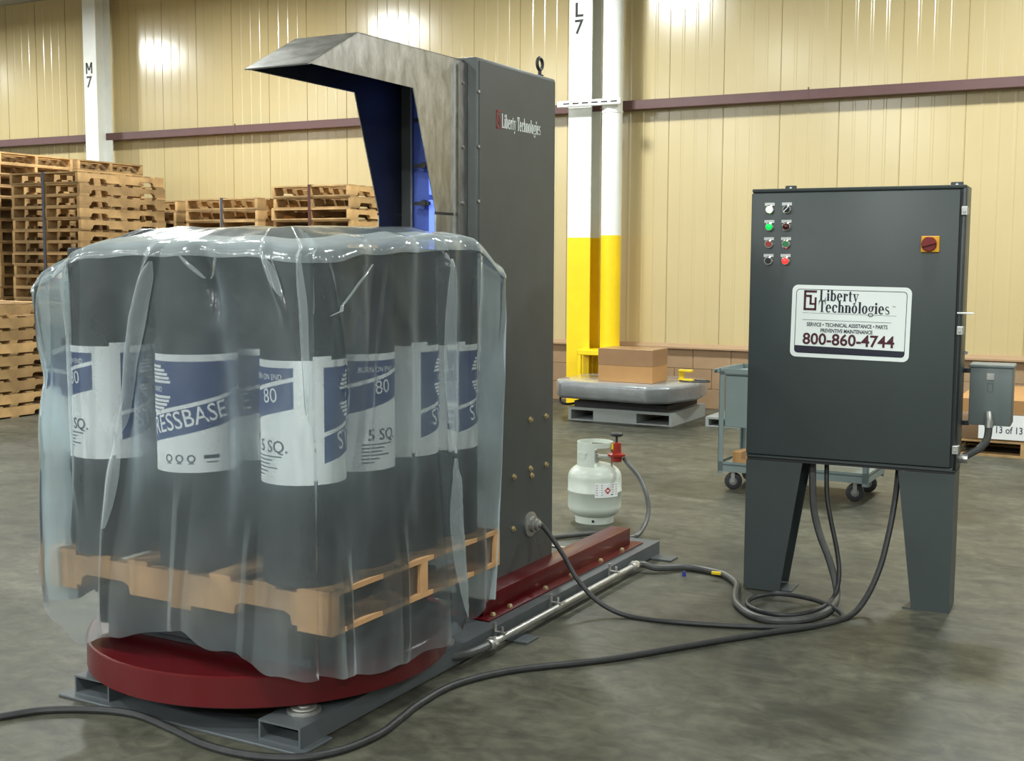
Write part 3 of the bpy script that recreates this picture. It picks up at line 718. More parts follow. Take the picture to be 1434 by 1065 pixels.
# ------------------------------------------------------------------ plastic bag
BU0, BU1, BV0, BV1 = -3.375, -2.18, 2.775, 3.915
def bag():
    nu, nv = 300, 270
    hemF = [(-3.375, .33), (-3.30, .27), (-3.2, .215), (-3.0, .276), (-2.756, .325), (-2.56, .294), (-2.38, .247), (-2.165, .262)]
    hemR = [(2.775, .262), (3.06, .2), (3.25, .18), (3.42, .184), (3.66, .225), (3.885, .25)]
    # perimeter: front L->N, right N->R, back R->K, left K->L
    per = []
    for i in range(nu): per.append((0, i / nu))
    for i in range(nv): per.append((1, i / nv))
    for i in range(nu): per.append((2, i / nu))
    for i in range(nv): per.append((3, i / nv))
    n = len(per)
    W_, D_ = BU1 - BU0, BV1 - BV0
    # folds: (face, t0, z0, t1, z1, amplitude, width)
    folds = [(0, .475, 1.55, .30, .95, .032, .032), (0, .30, .95, .24, .30, .020, .03), (0, .10, 1.55, .02, 1.15, .035, .03), (0, .02, 1.15, .03, .4, .02, .04),
             (0, .955, 1.58, 1.0, 1.0, .034, .030), (0, .82, 1.58, .90, 1.35, .018, .02), (0, .62, 1.56, .66, 1.35, -.030, .04), (0, .17, 1.55, .16, .7, .016, .028),
             (0, .55, .8, .5, .30, .018, .035), (0, .78, .7, .74, .25, .014, .03),
             (1, .585, 1.56, .60, .85, .050, .030), (1, .60, .85, .68, .2, .055, .032), (1, .30, 1.5, .22, .9, .012, .03), (1, .12, .6, .16, .22, .014, .03), (1, .40, .6, .42, .2, .014, .03),
             (1, .80, 1.55, .78, 1.0, .014, .025), (1, .05, 1.5, .12, 1.1, .02, .02)]
    rows = 84; ztop = 1.552
    vs = []; fs = []
    def plan(face, t, off):
        rc = .075
        if face == 0: x, y, nx, ny = BU0 + W_ * t, BV0, 0, -1
        elif face == 1: x, y, nx, ny = BU1, BV0 + D_ * t, 1, 0
        elif face == 2: x, y, nx, ny = BU1 - W_ * t, BV1, 0, 1
        else: x, y, nx, ny = BU0, BV1 - D_ * t, -1, 0
        return x, y, nx, ny
    def corner_round(x, y, rc):
        # push points near a corner onto a rounded corner of radius rc
        for cx, sx in ((BU0, 1), (BU1, -1)):
            for cy, sy in ((BV0, 1), (BV1, -1)):
                dx, dy = (x - cx) * sx, (y - cy) * sy
                if dx < rc and dy < rc:
                    ox, oy = rc - dx, rc - dy; l = math.hypot(ox, oy)
                    mxx = max(ox, oy)
                    k = mxx / l if l > 1e-6 else 1
                    return cx + sx * (rc - ox * k), cy + sy * (rc - oy * k)
        return x, y
    for j in range(rows + 1):
        h = j / rows     # 0 top, 1 hem
        for (face, t) in per:
            x, y, nx, ny = plan(face, t, 0)
            L_ = W_ if face in (0, 2) else D_
            dc = min(t, 1 - t) * L_
            # which corner
            zt = ztop + {0: 0.0, 1: .05 * t, 2: .05, 3: .05 * (1 - t)}[face] - .006 * math.sin(math.pi * 5 * t) ** 2
            ear = math.exp(-(dc / .16) ** 2)
            nearL = (face == 0 and t < .5) or (face == 3 and t > .5); nearN = (face == 0 and t >= .5) or (face == 1 and t < .5)
            nearR = (face == 1 and t >= .5) or (face == 2 and t < .5)
            drop = .13 if (nearL or nearR) else (.02 if nearN else .1)
            zt -= drop * ear
            if face == 0: hz = interp(hemF, x)
            elif face == 1: hz = interp(hemR, y)
            elif face == 2: hz = lerp(.25, .3, t)
            else: hz = lerp(.3, .33, t)
            hz += .006 * math.sin(t * 37 + face)
            z = lerp(zt, hz, h ** 1.05)
            rc = lerp(.115, .05, min(1, h * 2)) if not nearN else lerp(.12, .07, h)
            if nearL or nearR: rc = lerp(.05, .03, min(1, h * 6))
            d = 0
            # pull in between rolls, loosen towards the hem
            if face == 0:
                for ug in (-2.58, -2.995): d -= .05 * math.exp(-((x - ug) / .075) ** 2) * math.sin(math.pi * min(1, max(0, (z - .42) / 1.12))) ** 1.2
                d += .018 * math.sin(t * 21 + 1.0) * max(0, h - .55) * 2
            elif face == 1:
                for vg in (3.077, 3.34, 3.604): d -= .018 * math.exp(-((y - vg) / .05) ** 2) * (1 - h)
                d += .016 * math.sin(t * 24) * max(0, h - .5) * 2
                d -= .010 * h
            else: d += .015 * math.sin(t * 19) * h
            # round over the top edge
            d -= .02 * max(0, 1 - h / .03) ** 2
            if nearL and dc < .2: d += .022 * math.exp(-((z - 1.40) / .10) ** 2) - .035 * math.exp(-((z - 1.12) / .12) ** 2) * math.exp(-(dc / .12) ** 2)
            if nearR and face == 1: d += .0
            for (fc, t0, z0, t1, z1, am, wd) in folds:
                if fc != face: continue
                if z > z0 + .04 or z < z1 - .06: continue
                q = (z0 - z) / (z0 - z1); q = min(1, max(0, q)); tc_ = lerp(t0, t1, q)
                e = min(1, max(0, (z0 + .04 - z) / .12), max(0, (z - z1 + .06) / .12))
                dd = (t - tc_) * L_ / wd; d += am * e * max(0, 1 - abs(dd)) ** .8 if am > 0 else am * e * math.exp(-dd * dd)
            nn = noise.noise(Vector((x * 5, y * 5, z * 3.0))) * .010 + noise.noise(Vector((x * 16, y * 16, z * 9))) * .004
            d += nn * min(1, h * 5 + .3)
            # shrink lower part in v at the tower end
            if face == 1 and t > .7: y -= .10 * ((t - .7) / .3) ** 1.5 * h
            if face == 2: y -= .10 * h
            if face == 3: y -= .10 * h * (1 - t) ** 2
            x, y = corner_round(x, y, rc) if not (face in (1, 2) and h > .3 and nearR) else (x, y)
            vs.append((x + nx * d, y + ny * d, z))
    for j in range(rows):
        for i in range(n):
            a, b_ = j * n + i, j * n + (i + 1) % n; fs.append((a, b_, b_ + n, a + n))
    # top sheet in rings
    cx, cy = (BU0 + BU1) / 2, (BV0 + BV1) / 2; rings = 22; prev = list(range(n))
    for k in range(1, rings):
        q = k / rings; cur = []
        for i in range(n):
            x0, y0, z0 = vs[i]; x = lerp(x0, cx, q); y = lerp(y0, cy, q)
            zz = lerp(z0, 1.615 + .03 * (y - cy) / D_, min(1, q * 2.5) ** .8) + noise.noise(Vector((x * 6, y * 6, 3))) * .012 * min(1, q * 3)
            zz = max(zz, RZ + RH + .006) if q > .25 else zz
            cur.append(len(vs)); vs.append((x, y, zz))
        for i in range(n): fs.append((prev[i], cur[i], cur[(i+1) % n], prev[(i+1) % n]))
        prev = cur
    vs.append((cx, cy, 1.617)); c_ = len(vs) - 1
    for i in range(n): fs.append((prev[i], c_, prev[(i+1) % n]))
    b = MB(); ox, oy = LPC
    b.v = [(x - ox, y - oy, z) for x, y, z in vs]; b.f = fs
    o = b.build('plastic_bag', M['film'], angle=50); o.location = mw(ox, oy, 0); o.rotation_euler.z = MA
    # pleats: whiter film strips added along the folds to put in their bright streaks
    base = {0: 0, 1: nu}; cnt = {0: nu, 1: nv}
    for (fc, t0, z0, t1, z1, wl) in ((0, .475, 1.50, .30, .95, 7), (0, .30, .95, .27, .62, 4), (0, .965, 1.53, .995, 1.05, 3), (0, .10, 1.47, .035, 1.14, 4), (0, .165, 1.50, .16, .85, 3),
                                      (1, .585, 1.52, .60, .85, 4), (1, .60, .85, .68, .22, 5), (0, .845, 1.52, .90, 1.40, 3), (1, .80, 1.52, .79, 1.10, 2), (1, .27, 1.5, .05, 1.35, 2), (0, .56, 1.52, .63, 1.44, 2), (0, .69, 1.52, .64, 1.44, 2)):
        g_ = MB(); nr = 0; wn = 2 * wl + 1
        for j in range(rows + 1):
            zc = vs[j * n + base[fc] + min(cnt[fc] - 1, int(t0 * cnt[fc]))][2]
            if zc > z0 or zc < z1: continue
            tcn = lerp(t0, t1, (z0 - zc) / (z0 - z1)); c0 = base[fc] + tcn * cnt[fc]
            wf = max(.03, math.sin(math.pi * (z0 - zc) / (z0 - z1))) ** .6
            for k in range(-wl, wl + 1):
                fi = c0 + k * wf * 1.25; i0 = int(math.floor(fi)); w_ = fi - i0
                a = Vector(vs[j * n + i0 % n]).lerp(Vector(vs[j * n + (i0 + 1) % n]), w_)
                of = .004 + .008 * (1 - (k / (wl + .5)) ** 2)
                if fc == 0: a.y -= of
                else: a.x += of
                g_.v.append((a.x - ox, a.y - oy, a.z))
            nr += 1
        for j in range(nr - 1):
            for i in range(wn - 1): a = j * wn + i; g_.f.append((a, a + 1, a + wn + 1, a + wn))
        if nr > 1: g_.build('whitened_fold', M['whitened_fold'], o, angle=60)
    # bright upper edge: added band of whiter film stands in for light there
    g_ = MB(); top0 = (rows + 1) * n
    ringsrc = [lambda i, j=j: vs[j * n + i] for j in (3, 2, 1, 0)] + [lambda i, k=k: vs[top0 + k * n + i] for k in range(3)]
    for j, fn in enumerate(ringsrc):
        for i in range(n):
            x, y, z = fn(i); x = cx + (x - cx) * 1.004; y = cy + (y - cy) * 1.004
            wob = .004 * noise.noise(Vector((x * 9, y * 9, j * .7)))
            g_.v.append((x - ox, y - oy, z + (.004 if j >= 3 else wob)))
    for j in range(len(ringsrc) - 1):
        for i in range(n): a, b_ = j * n + i, j * n + (i + 1) % n; g_.f.append((a, b_, b_ + n, a + n))
    g_.build('bright_edge_band', M['whitened_fold'], o, angle=50)
    # hazy sheets added behind the load to whiten the free edges of the bag
    for face0, face1, nm in ((2 * 0 + nu + nv, nu + nv + nu, 'added_haze_sheet'), (nu + nv + nu, n, 'added_haze_sheet')):
        g_ = MB(); m_ = face1 - face0; ids = []
        for j in range(4, rows + 1):
            for i in range(face0, face1):
                x, y, z = vs[j * n + i]; q = .028 * math.sin(math.pi * (i - face0) / (m_ - 1)) ** .5 + .002
                if face0 == nu + nv: y -= q
                else: x += q
                g_.v.append((x - ox, y - oy, z))
        for j in range(rows - 4):
            for i in range(m_ - 1): a = j * m_ + i; g_.f.append((a, a + 1, a + m_ + 1, a + m_))
        g_.build(nm, M['haze_sheet'], o, angle=50)
    return tag(o, 'clear plastic bag draped over the pallet of black rolls', 'plastic bag')
bag()

# ================================================================== PROPANE TANK
tk = thing('propane_tank', 'white propane cylinder standing behind the red rail', 'gas tank', (-2.84, 6.37, 0), R(20))
b = MB(); pr = [(.02, .035)]
for k in range(9):
    a = R(-90 + 90 * k / 8); pr.append((.155 * max(.15, math.cos(a)) if k else .05, .115 + .085 * math.sin(a)))
pr = [(.001, .022)] + [(.155 * math.sin(R(90 * k / 9)) ** .75, .097 - .075 * math.cos(R(90 * k / 9))) for k in range(1, 10)]
pr += [(.155, .18), (.1575, .182), (.1575, .190), (.155, .192), (.155, .262)]
pr += [(max(.001, .155 * math.cos(R(90 * k / 9)) ** .8), .262 + .085 * math.sin(R(90 * k / 9))) for k in range(1, 10)]
b.lathe(pr, (0, 0, 0), 48); b.build('vessel', M['tank'], tk, angle=60)
b = MB(); b.lathe([(.112, 0), (.112, .055), (.108, .055), (.108, .0), (.112, 0)], (0, 0, 0), 40); b.build('foot_ring', M['tank'], tk)
b = MB(); b.cyl((0, -.112, .02), .008, .003, 10, axis='y'); b.build('drain_hole', M['dark'], tk)
b = MB()
def arc(b, a0, a1, z0, z1, r0=.100, t_=.004): b.lathe([(r0, z0), (r0 + t_, z0), (r0 + t_, z1), (r0, z1), (r0, z0)], (0, 0, 0), max(6, int((a1 - a0) / 8)), R(a0), R(a1))
arc(b, -255, -88, .325, .468); arc(b, -88, -20, .440, .468); arc(b, -20, 5, .325, .468); arc(b, 5, 105, .445, .468)
b.build('collar', M['tank'], tk, angle=50)
b = MB(); arc(b, -150, -112, .405, .412, .099, .009); arc(b, -146, -118, .375, .407, .1042, .002); b.build('collar_handle_lip', M['tank'], tk)
b = MB(); b.cyl((0, 0, .335), .022, .06, 14); b.tube([(0, 0, .38), (.11, -.03, .385)], .012, 10); b.cyl((.0, 0, .39), .014, .03, 12); b.build('valve', M['zinc'], tk)
b = MB(); b.lathe([(.001, .355), (.030, .358), (.034, .385), (.050, .39), (.052, .402), (.028, .41), (.026, .465), (.012, .47), (.001, .47)], (.125, -.03, 0), 20); rg = b.build('regulator', M['regred'], tk)
b = MB(); b.cyl((.125, -.03, .468), .007, .045, 8); b.lathe([(.001, .505), (.03, .505), (.037, .512), (.037, .52), (.03, .525), (.001, .525)], (.125, -.03, 0), 16); b.build('adjusting_knob', M['rubber'], rg)
b = MB(); b.box(.097, -.052, .43, .108, -.03, .462); b.build('yellow_tag', M['yellow'], rg, smooth=False)
fl = Flat(); fl.rect(-.075, .165, .075, .248, 12)
def on_tank(f_, eps, ang):
    return f_.to(lambda s_, z_: ((.155 + eps) * math.cos(s_ / .155 + ang), (.155 + eps) * math.sin(s_ / .155 + ang), z_))
AL = R(-58)
b = on_tank(fl, .0034, AL); wl = b.build('warning_label', M['paper'], tk)
f2 = Flat(); f2.quad([(-.02, .205), (0, .185), (.02, .205), (0, .225)]); on_tank(f2, .0042, AL).build('hazard_diamond', mat('hazard_red', srgb(190, 30, 45), .5), wl, smooth=False)
f2 = Flat()
for k in range(5): f2.rect(-.068, .235 - k * .014, -.030, .238 - k * .014); f2.rect(.03, .235 - k * .014, .066, .238 - k * .014)
f2.rect(.022, .178, .034, .184)
on_tank(f2, .0042, AL).build('fine_print', M['inkdark'], wl, smooth=False)
# gas hose from regulator down behind the rail
p0 = tk.matrix_basis @ Vector((.17, -.03, .375))
d0 = depth_of(p0)
hp = [p0] + [onD(x, y, lerp(d0, 6.55, q)) for x, y, q in ((880, 650, .1), (895, 668, .25), (905, 692, .45), (908, 715, .6), (902, 736, .8))]
e = onZ(886, 752, .03); hp += [e, Vector((-2.62, 6.03, .02)), Vector((-2.80, 5.85, .015)), Vector((-3.0, 5.60, .015)), Vector((-2.95, 5.30, .14)), Vector((-2.80, 4.99, .30))]
tag(MB().tube(smooth_path(hp, 8), .0125, 10).build('gas_hose', M['flex']), 'dark rubber gas hose looping from the regulator to the tower', 'hose')

# ================================================================== CONTROL CABINET
CA = math.atan2(.037, .894)
cb = thing('control_cabinet', 'gray steel control cabinet on two tapered legs with sign and push buttons', 'control cabinet', (-1.18, 5.358, 0), CA)
Mi = lambda p: cb_inv @ p
cb_inv = (Matrix.Translation((-1.18, 5.358, 0)) @ Matrix.Rotation(CA, 4, 'Z')).inverted()
b = MB(); b.box(-.45, .022, .620, .452, .235, 1.826); b.build('enclosure', M['cab'], cb, bevel=.004, seg=2)
b = MB(); b.box(-.45, .010, 1.812, .452, .023, 1.826); b.box(.438, .010, .62, .452, .023, 1.812); b.box(-.45, .010, .62, .452, .023, .632); b.build('drip_flange', M['cab'], cb, bevel=.002, seg=1)
b = MB(); b.box(-.449, -.004, .636, .430, .020, 1.806); door = b.build('door', M['cab'], cb, bevel=.004, seg=2)
b = MB(); b.box(.430, .012, .636, .438, .021, 1.806); b.build('gasket_gap', M['black'], cb, smooth=False)
for tx in (-.322, .395):
    b = MB(); b.box(tx - .026, .20, 1.826, tx + .026, .208, 1.850); b.build('mounting_tab', M['cab'], cb, bevel=.003, seg=1)
    b = MB(); b.cyl((tx, .1995, 1.838), .006, .002, 8, axis='y'); b.build('tab_hole', M['signw'], cb, smooth=False)
for cz in (1.718, 1.219, .713):
    b = MB(); b.box(.436, -.003, cz - .018, .462, .012, cz + .018); b.box(.452, .0, cz - .016, .462, .05, cz + .016); b.cyl((.448, -.003, cz - .004), .006, .004, 6, axis='y'); b.build('door_clamp', M['zinc'], cb, bevel=.002, seg=1)
b = MB(); b.tube([(.436, -.006, 1.293), (.50, .005, 1.292)], .0035, 8); b.build('latch_rod', M['signw'], cb)
# legs
for sg in (-1, 1):
    xo = .45 * sg; xit, xib = ((-.195, -.285) if sg < 0 else (.218, .292))
    x_lo = sorted((xo, xib)); x_hi = sorted((xo, xit))
    b = MB(); T_ = .005
    for ya, yb in ((.012, .205), (.012 + T_, .20 - T_)): pass
    def plate(y_, dy): b.hexa([(x_lo[0], y_, .006), (x_lo[1], y_, .006), (x_lo[1], y_ + T_, .006), (x_lo[0], y_ + T_, .006)], [(x_hi[0], y_ + dy, .606), (x_hi[1], y_ + dy, .606), (x_hi[1], y_ + T_ + dy, .606), (x_hi[0], y_ + T_ + dy, .606)])
    plate(.012, 0); plate(.20, .02)
    xs_ = (xo, xo + T_) if sg < 0 else (xo - T_, xo)
    b.hexa([(xs_[0], .012 + T_, .006), (xs_[1], .012 + T_, .006), (xs_[1], .20, .006), (xs_[0], .20, .006)], [(xs_[0], .012 + T_, .606), (xs_[1], .012 + T_, .606), (xs_[1], .22, .606), (xs_[0], .22, .606)])
    b.build('leg', M['cab'], cb, smooth=False)
    b = MB()
    if sg < 0: b.box(-.449, .05, 0, -.235, .19, .006)
    else: b.box(.255, .012, 0, .449, .14, .006)
    b.build('foot_plate', M['cab'], cb, smooth=False)
b = MB(); b.box(-.448, .02, .606, .450, .23, .620); b.build('leg_top_seam', M['dark'], cb, smooth=False)
# buttons
specs = [[('lamp_w', 'lamp'), ('btn_k', 'selector')], [('lamp_g', 'lamp'), ('lens_r', 'lamp')], [('btn_r', 'push'), ('btn_g', 'push')], [('btn_k', 'push'), ('lamp_r', 'lamp')]]
DF = -.004
for r_, zc in enumerate((1.734, 1.658, 1.582, 1.508)):
    for c_, xc in enumerate((-.366, -.290)):
        mk, kd = specs[r_][c_]
        e = bpy.data.objects.new({'lamp': 'pilot_light', 'push': 'push_button', 'selector': 'selector_switch'}[kd], None); COL.objects.link(e); e.parent = cb; e.location = (xc, DF, zc); e.empty_display_size = .03
        b = MB(); b.box(-.022, -.003, .017, .022, 0, .030); b.build('legend_plate', M['silver'], e, smooth=False)
        b = MB(); b.lathe([(.020, 0), (.020, .006), (.0155, .010), (.0145, .010), (.0145, 0.004), (.001, .004)], (0, 0, 0), 24, axis='y'); b.build('bezel_ring', M['chrome'], e)
        b = MB()
        if kd == 'lamp': b.lathe([(.0145, .004), (.0145, .014), (.011, .021), (.005, .024), (.0001, .0245)], (0, 0, 0), 20, axis='y')
        elif kd == 'push': b.lathe([(.0135, .004), (.0135, .010), (.0115, .012), (.0001, .012)], (0, 0, 0), 20, axis='y')
        else:
            b.lathe([(.0140, .004), (.0140, .012), (.0001, .012)], (0, 0, 0), 20, axis='y'); b.hexa([(-.012, -.012, -.004), (.006, -.012, -.014), (.012, -.012, -.006), (-.006, -.012, .004)][:4], [(-.010, -.024, -.002), (.005, -.024, -.011), (.010, -.024, -.005), (-.005, -.024, .004)])
        b.build('cap', M[mk], e)
        if kd == 'selector':
            b = MB(); b.hexa([(-.012, -.0245, -.011), (-.009, -.0245, -.013), (.012, -.0245, .009), (.009, -.0245, .011)], [(-.012, -.026, -.011), (-.009, -.026, -.013), (.012, -.026, .009), (.009, -.026, .011)]); b.build('pointer_line', M['signw'], e, smooth=False)
# disconnect switch
ds = bpy.data.objects.new('disconnect_switch', None); COL.objects.link(ds); ds.parent = cb; ds.location = (.319, DF, 1.580)
b = MB(); b.box(-.037, -.012, -.034, .037, 0, .034); b.build('amber_plate', M['orange'], ds, bevel=.003, seg=1)
b = MB(); b.lathe([(.031, .012), (.031, .022), (.028, .025), (.0001, .025)], (-.004, 0, 0), 24, axis='y'); b.hexa([(-.033, -.025, -.014), (.025, -.025, .002), (.025, -.025, .014), (-.033, -.025, -.002)], [(-.031, -.040, -.012), (.023, -.040, .003), (.023, -.040, .012), (-.031, -.040, -.003)])
b.build('rotary_handle', M['redknob'], ds)
# sign, rotated by hand-stuck tilt
sg = bpy.data.objects.new('sign', None); COL.objects.link(sg); sg.parent = cb; sg.location = (-.004, DF, 1.241); sg.rotation_euler = (0, R(.9), 0)
def rrect(w_, h_, r_, n_=6):
    pts = []
    for (cx, cy, a0) in ((w_/2 - r_, h_/2 - r_, 0), (-w_/2 + r_, h_/2 - r_, 90), (-w_/2 + r_, -h_/2 + r_, 180), (w_/2 - r_, -h_/2 + r_, 270)):
        for k in range(n_ + 1):
            a = R(a0 + 90 * k / n_); pts.append((cx + r_ * math.cos(a), cy + r_ * math.sin(a)))
    return pts
SW, SH = .508, .318
b = MB(); b.prism(rrect(SW, SH, .026), 'y', -.0012, 0); b.build('sign_plate', M['signw'], sg, smooth=False)
def sflat(f_, nm, mk, e_=.0022): return f_.to(lambda a, c: (a, -e_, c)).build(nm, M[mk], sg, smooth=False)
f = Flat(); o1 = rrect(SW - .036, SH - .036, .016); o2 = rrect(SW - .041, SH - .041, .014); nn = len(o1)
f.add(o1 + o2, [(i, (i + 1) % nn, nn + (i + 1) % nn, nn + i) for i in range(nn)])
bot = [p for p in rrect(SW - .036, SH - .036, .016) if p[1] < -.10]
bot = sorted([p for p in bot if p[0] < 0], key=lambda p: -p[1]) + sorted([p for p in bot if p[0] > 0], key=lambda p: p[1])
bot = [(-SW/2 + .018, -.108)] + bot + [(SW/2 - .018, -.114)]
f.add(bot, [tuple(range(len(bot)))])
sflat(f, 'border_and_bar', 'signb', .0018)
f = Flat(); logo_mark(f, -.202, .048, .056, .088, .010); sflat(f, 'logo', 'signm')
f = Flat(); xe = serif(f, 'Liberty', 0, 0, .050, 1.0); k1 = .170 / xe; f.v = [(-.134 + a * k1, .092 + c * .98) for a, c in f.v]
f2 = Flat(); xe = serif(f2, 'Technologies', 0, 0, .050, 1.0); k2 = .305 / xe; f2.v = [(-.136 + a * k2, .042 + c * .98) for a, c in f2.v]; f.add(f2.v, f2.f)
f.text('TM', .176, .072, .010)
f.rect(-.205, .036, .195, .0372); f.rect(-.205, .0055, .175, .0072)
f.text('SERVICE \u2022 TECHNICAL ASSISTANCE \u2022 PARTS', -.012, -.021, .023, .024, width=.345, anchor='c'); f.text('PREVENTIVE MAINTENANCE', -.012, -.046, .023, .024, width=.222, anchor='c')
sflat(f, 'black_lettering', 'signb')
f = Flat(); f.text('800-860-4744', -.004, -.1005, .070, .022, width=.392, anchor='c'); sflat(f, 'phone_number', 'signm')
# transformer box on the right flank
b = MB(); b.box(.478, .205, .80, .652, .36, 1.055); xf = b.build('transformer_box', M['cab2'], cb, bevel=.006, seg=2)
b = MB(); b.box(.472, .198, 1.050, .658, .365, 1.064); b.build('box_lid', M['cab2'], xf, bevel=.004, seg=1)
b = MB(); b.box(.548, .199, 1.000, .578, .205, 1.028); b.cyl((.555, .199, 1.020), .005, .004, 8, axis='y'); b.cyl((.571, .199, 1.020), .005, .004, 8, axis='y'); b.build('hasp', M['zinc'], xf, smooth=False)
f = Flat(); f.ring(0, 0, .016, .026, .0145, .0245, 45, 405, 4); f.to(lambda a, c: (.563 + a, .2035, .965 + c)).build('latch_outline', M['black'], xf, smooth=False)
b = MB(); b.tube([(.565, .19, .80), (.565, .185, .835), (.562, .195, .86)], .014, 10); b.cyl((.565, .19, .795), .019, .03, 10); b.build('elbow_fitting', M['zinc'], xf)
b = MB(); b.tube(smooth_path([(.565, .19, .80), (.560, .185, .745), (.535, .18, .705), (.50, .175, .68), (.475, .17, .665), (.452, .165, .655)], 6), .0165, 10); b.build('flex_whip', M['flex'], xf)
b = MB(); b.cyl((.452, .165, .655), .021, .035, 10, axis='x'); b.build('whip_fitting', M['zinc'], xf)
for zz in (1.035, .805): MB().box(.452, .215, zz - .01, .48, .234, zz + .01).build('standoff', M['dark'], cb, smooth=False)
b = MB(); b.cyl((.460, .20, 1.115), .008, .02, 10, axis='y'); b.build('flank_bolt', M['zinc'], cb)

# ------------------------------------------------------------------ cables on the floor
def floor_pts(px, r_): return [onZ(x, y, r_) for x, y in px]
def rise(px, pend_local, r_):
    """points climbing from the floor to the cabinet floor, depth blended"""
    end = cb.matrix_basis @ Vector(pend_local); d1 = depth_of(end)
    d0 = depth_of(onZ(px[0][0], px[0][1], r_)); n_ = len(px)
    return [onD(x, y, lerp(d0, d1, (k / n_) ** .7)) for k, (x, y) in enumerate(px)] + [end]
cpath = floor_pts([(1002, 801), (1018, 806), (1032, 818), (1030, 832), (1033, 846), (1055, 862), (1090, 869), (1130, 866), (1158, 856)], .016)
cstart = [mw(-2.262, 5.33, .044), mw(-2.245, 5.38, .036), onZ(922, 795, .022), onZ(965, 794, .017)]
cpath = cstart + cpath + rise([(1171, 838), (1170, 815), (1160, 780), (1147, 745), (1139, 705)], (-.172, .12, .612), .016)
tag(MB().tube(smooth_path(cpath, 8), .0165, 10).build('flexible_conduit', M['flex']), 'thick gray flexible conduit running from the rail up into the cabinet', 'conduit')
g0 = mw(US + .058, 4.672, .343)
blk = [g0]
dA, dB = depth_of(g0), depth_of(onZ(880, 862, .011))
for x, y, q in ((768, 746, .05), (789, 777, .28), (808, 810, .55), (838, 842, .8)): blk.append(onD(x, y, lerp(dA, dB, q)))
blk += floor_pts([(880, 862), (950, 871), (1050, 877), (1120, 877), (1165, 871), (1180, 862)], .0105)
blk += floor_pts([(1163, 848), (1130, 837), (1090, 831), (1056, 836), (1047, 846), (1070, 857), (1110, 861), (1148, 852)], .027)
blk += rise([(1168, 835), (1175, 805), (1172, 770), (1163, 725), (1158, 690)], (-.108, .12, .612), .027)
tag(MB().tube(smooth_path(blk, 8), .0105, 10).build('power_cable', M['cable']), 'black cable from the tower gland, coiled once below the cabinet', 'cable')
lc = floor_pts([(-40, 1008), (0, 1003), (60, 994), (130, 993), (190, 1000), (240, 1020), (290, 1043), (350, 1057), (420, 1060), (480, 1049), (530, 1028), (560, 1006), (590, 983), (640, 957), (720, 938), (850, 923), (980, 901), (1080, 885), (1140, 876)], .0125)
lc += rise([(1188, 863), (1212, 838), (1232, 795), (1245, 745), (1254, 695)], (.206, .12, .612), .0125)
tag(MB().tube(smooth_path(lc, 8), .0125, 10).build('power_cable', M['cable']), 'long black cable snaking around the turntable to the cabinet', 'cable')
p = onZ(1003, 802, .034); b = MB(); b.box(-.022, -.008, -.007, .022, .008, .007)
o = b.build('cable_tag', M['yellow'], bevel=.002, seg=1); o.location = p; o.rotation_euler.z = R(10); tag(o, 'small yellow tag lying on the gray flexible conduit', 'tag')
p = onZ(958, 806, 0); b = MB(); b.lathe([(.001, 0), (.010, 0), (.007, .022), (.001, .024)], (0, 0, 0), 8); o = b.build('wire_connector', M['bluecap']); o.location = p; tag(o, 'tiny blue wire connector lying on the concrete floor', 'wire connector')

# ================================================================== SKID WITH WRAPPED TURNTABLE
sk = thing('steel_skid', 'gray steel skid with fork pockets under the film wrapped turntable', 'skid', (-4.40, 10.42, 0))
b = MB(); x0, x1, d_ = -.53, .52, .92
b.box(x0, 0, .10, x1, d_, .125); b.box(x0, 0, 0, x1, d_, .012)
for a, c in ((x0, x0 + .03), (-.27, .17), (x1 - .03, x1)): b.box(a, 0, .012, c, d_, .10)
b.build('skid_frame', M['skid'], sk, smooth=False)
tt = thing('wrapped_turntable', 'octagonal gray turntable wrapped in clear film on the steel skid', 'turntable', (-4.40, 10.42, .125))
b = MB(); b.box(-.48, .03, 0, .46, .85, .06); b.box(-.35, .12, .06, .35, .75, .11); b.build('drive_base', M['dark'], tt, smooth=False)
oct_ = [(-.55, -.16), (.36, -.26), (.55, -.14), (.66, .30), (.60, .72), (.36, .86), (-.40, .86), (-.66, .62), (-.68, .05)]
b = MB(); b.prism(oct_, 'z', .10, .255); b.build('wrapped_deck', M['foil'], tt, bevel=.03, seg=3)
b = MB(); o2 = [(x * 1.008, (y - .3) * 1.008 + .3) for x, y in oct_]; b.prism(o2, 'z', .098, .260); b.build('film_wrap', M['wrap'], tt, bevel=.03, seg=3)
b = MB(); b.tube(smooth_path([(-.64, .1, .11), (-.62, .0, .05), (-.56, .02, .02), (-.47, .1, .03)], 6), .012, 8); b.build('drain_hose', M['rubber'], tt)
cbx = thing('cardboard_box', 'brown cardboard box taped shut on the wrapped turntable', 'box', (-4.33, 10.55, .3855), R(-1))
b = MB(); b.box(-.29, -.14, 0, .26, .22, .31); b.build('carton', M['card'], cbx, bevel=.004, seg=1)
b = MB(); b.box(-.29, -.1415, .155, .262, .2215, .3112); b.build('tape_band', M['cardtape'], cbx, bevel=.003, seg=1)
yb = thing('yellow_clamp', 'small yellow clamp lying by the cardboard box', 'clamp', (-3.93, 10.86, .3855))
b = MB(); b.box(-.05, -.03, 0, .09, .03, .02); b.build('foot', M['yellow'], yb, bevel=.003, seg=1); b = MB(); b.box(-.05, -.012, .02, .0, .012, .095); b.box(-.05, -.03, .085, .08, .03, .105); b.build('jaw', M['yellow'], yb, bevel=.003, seg=1)
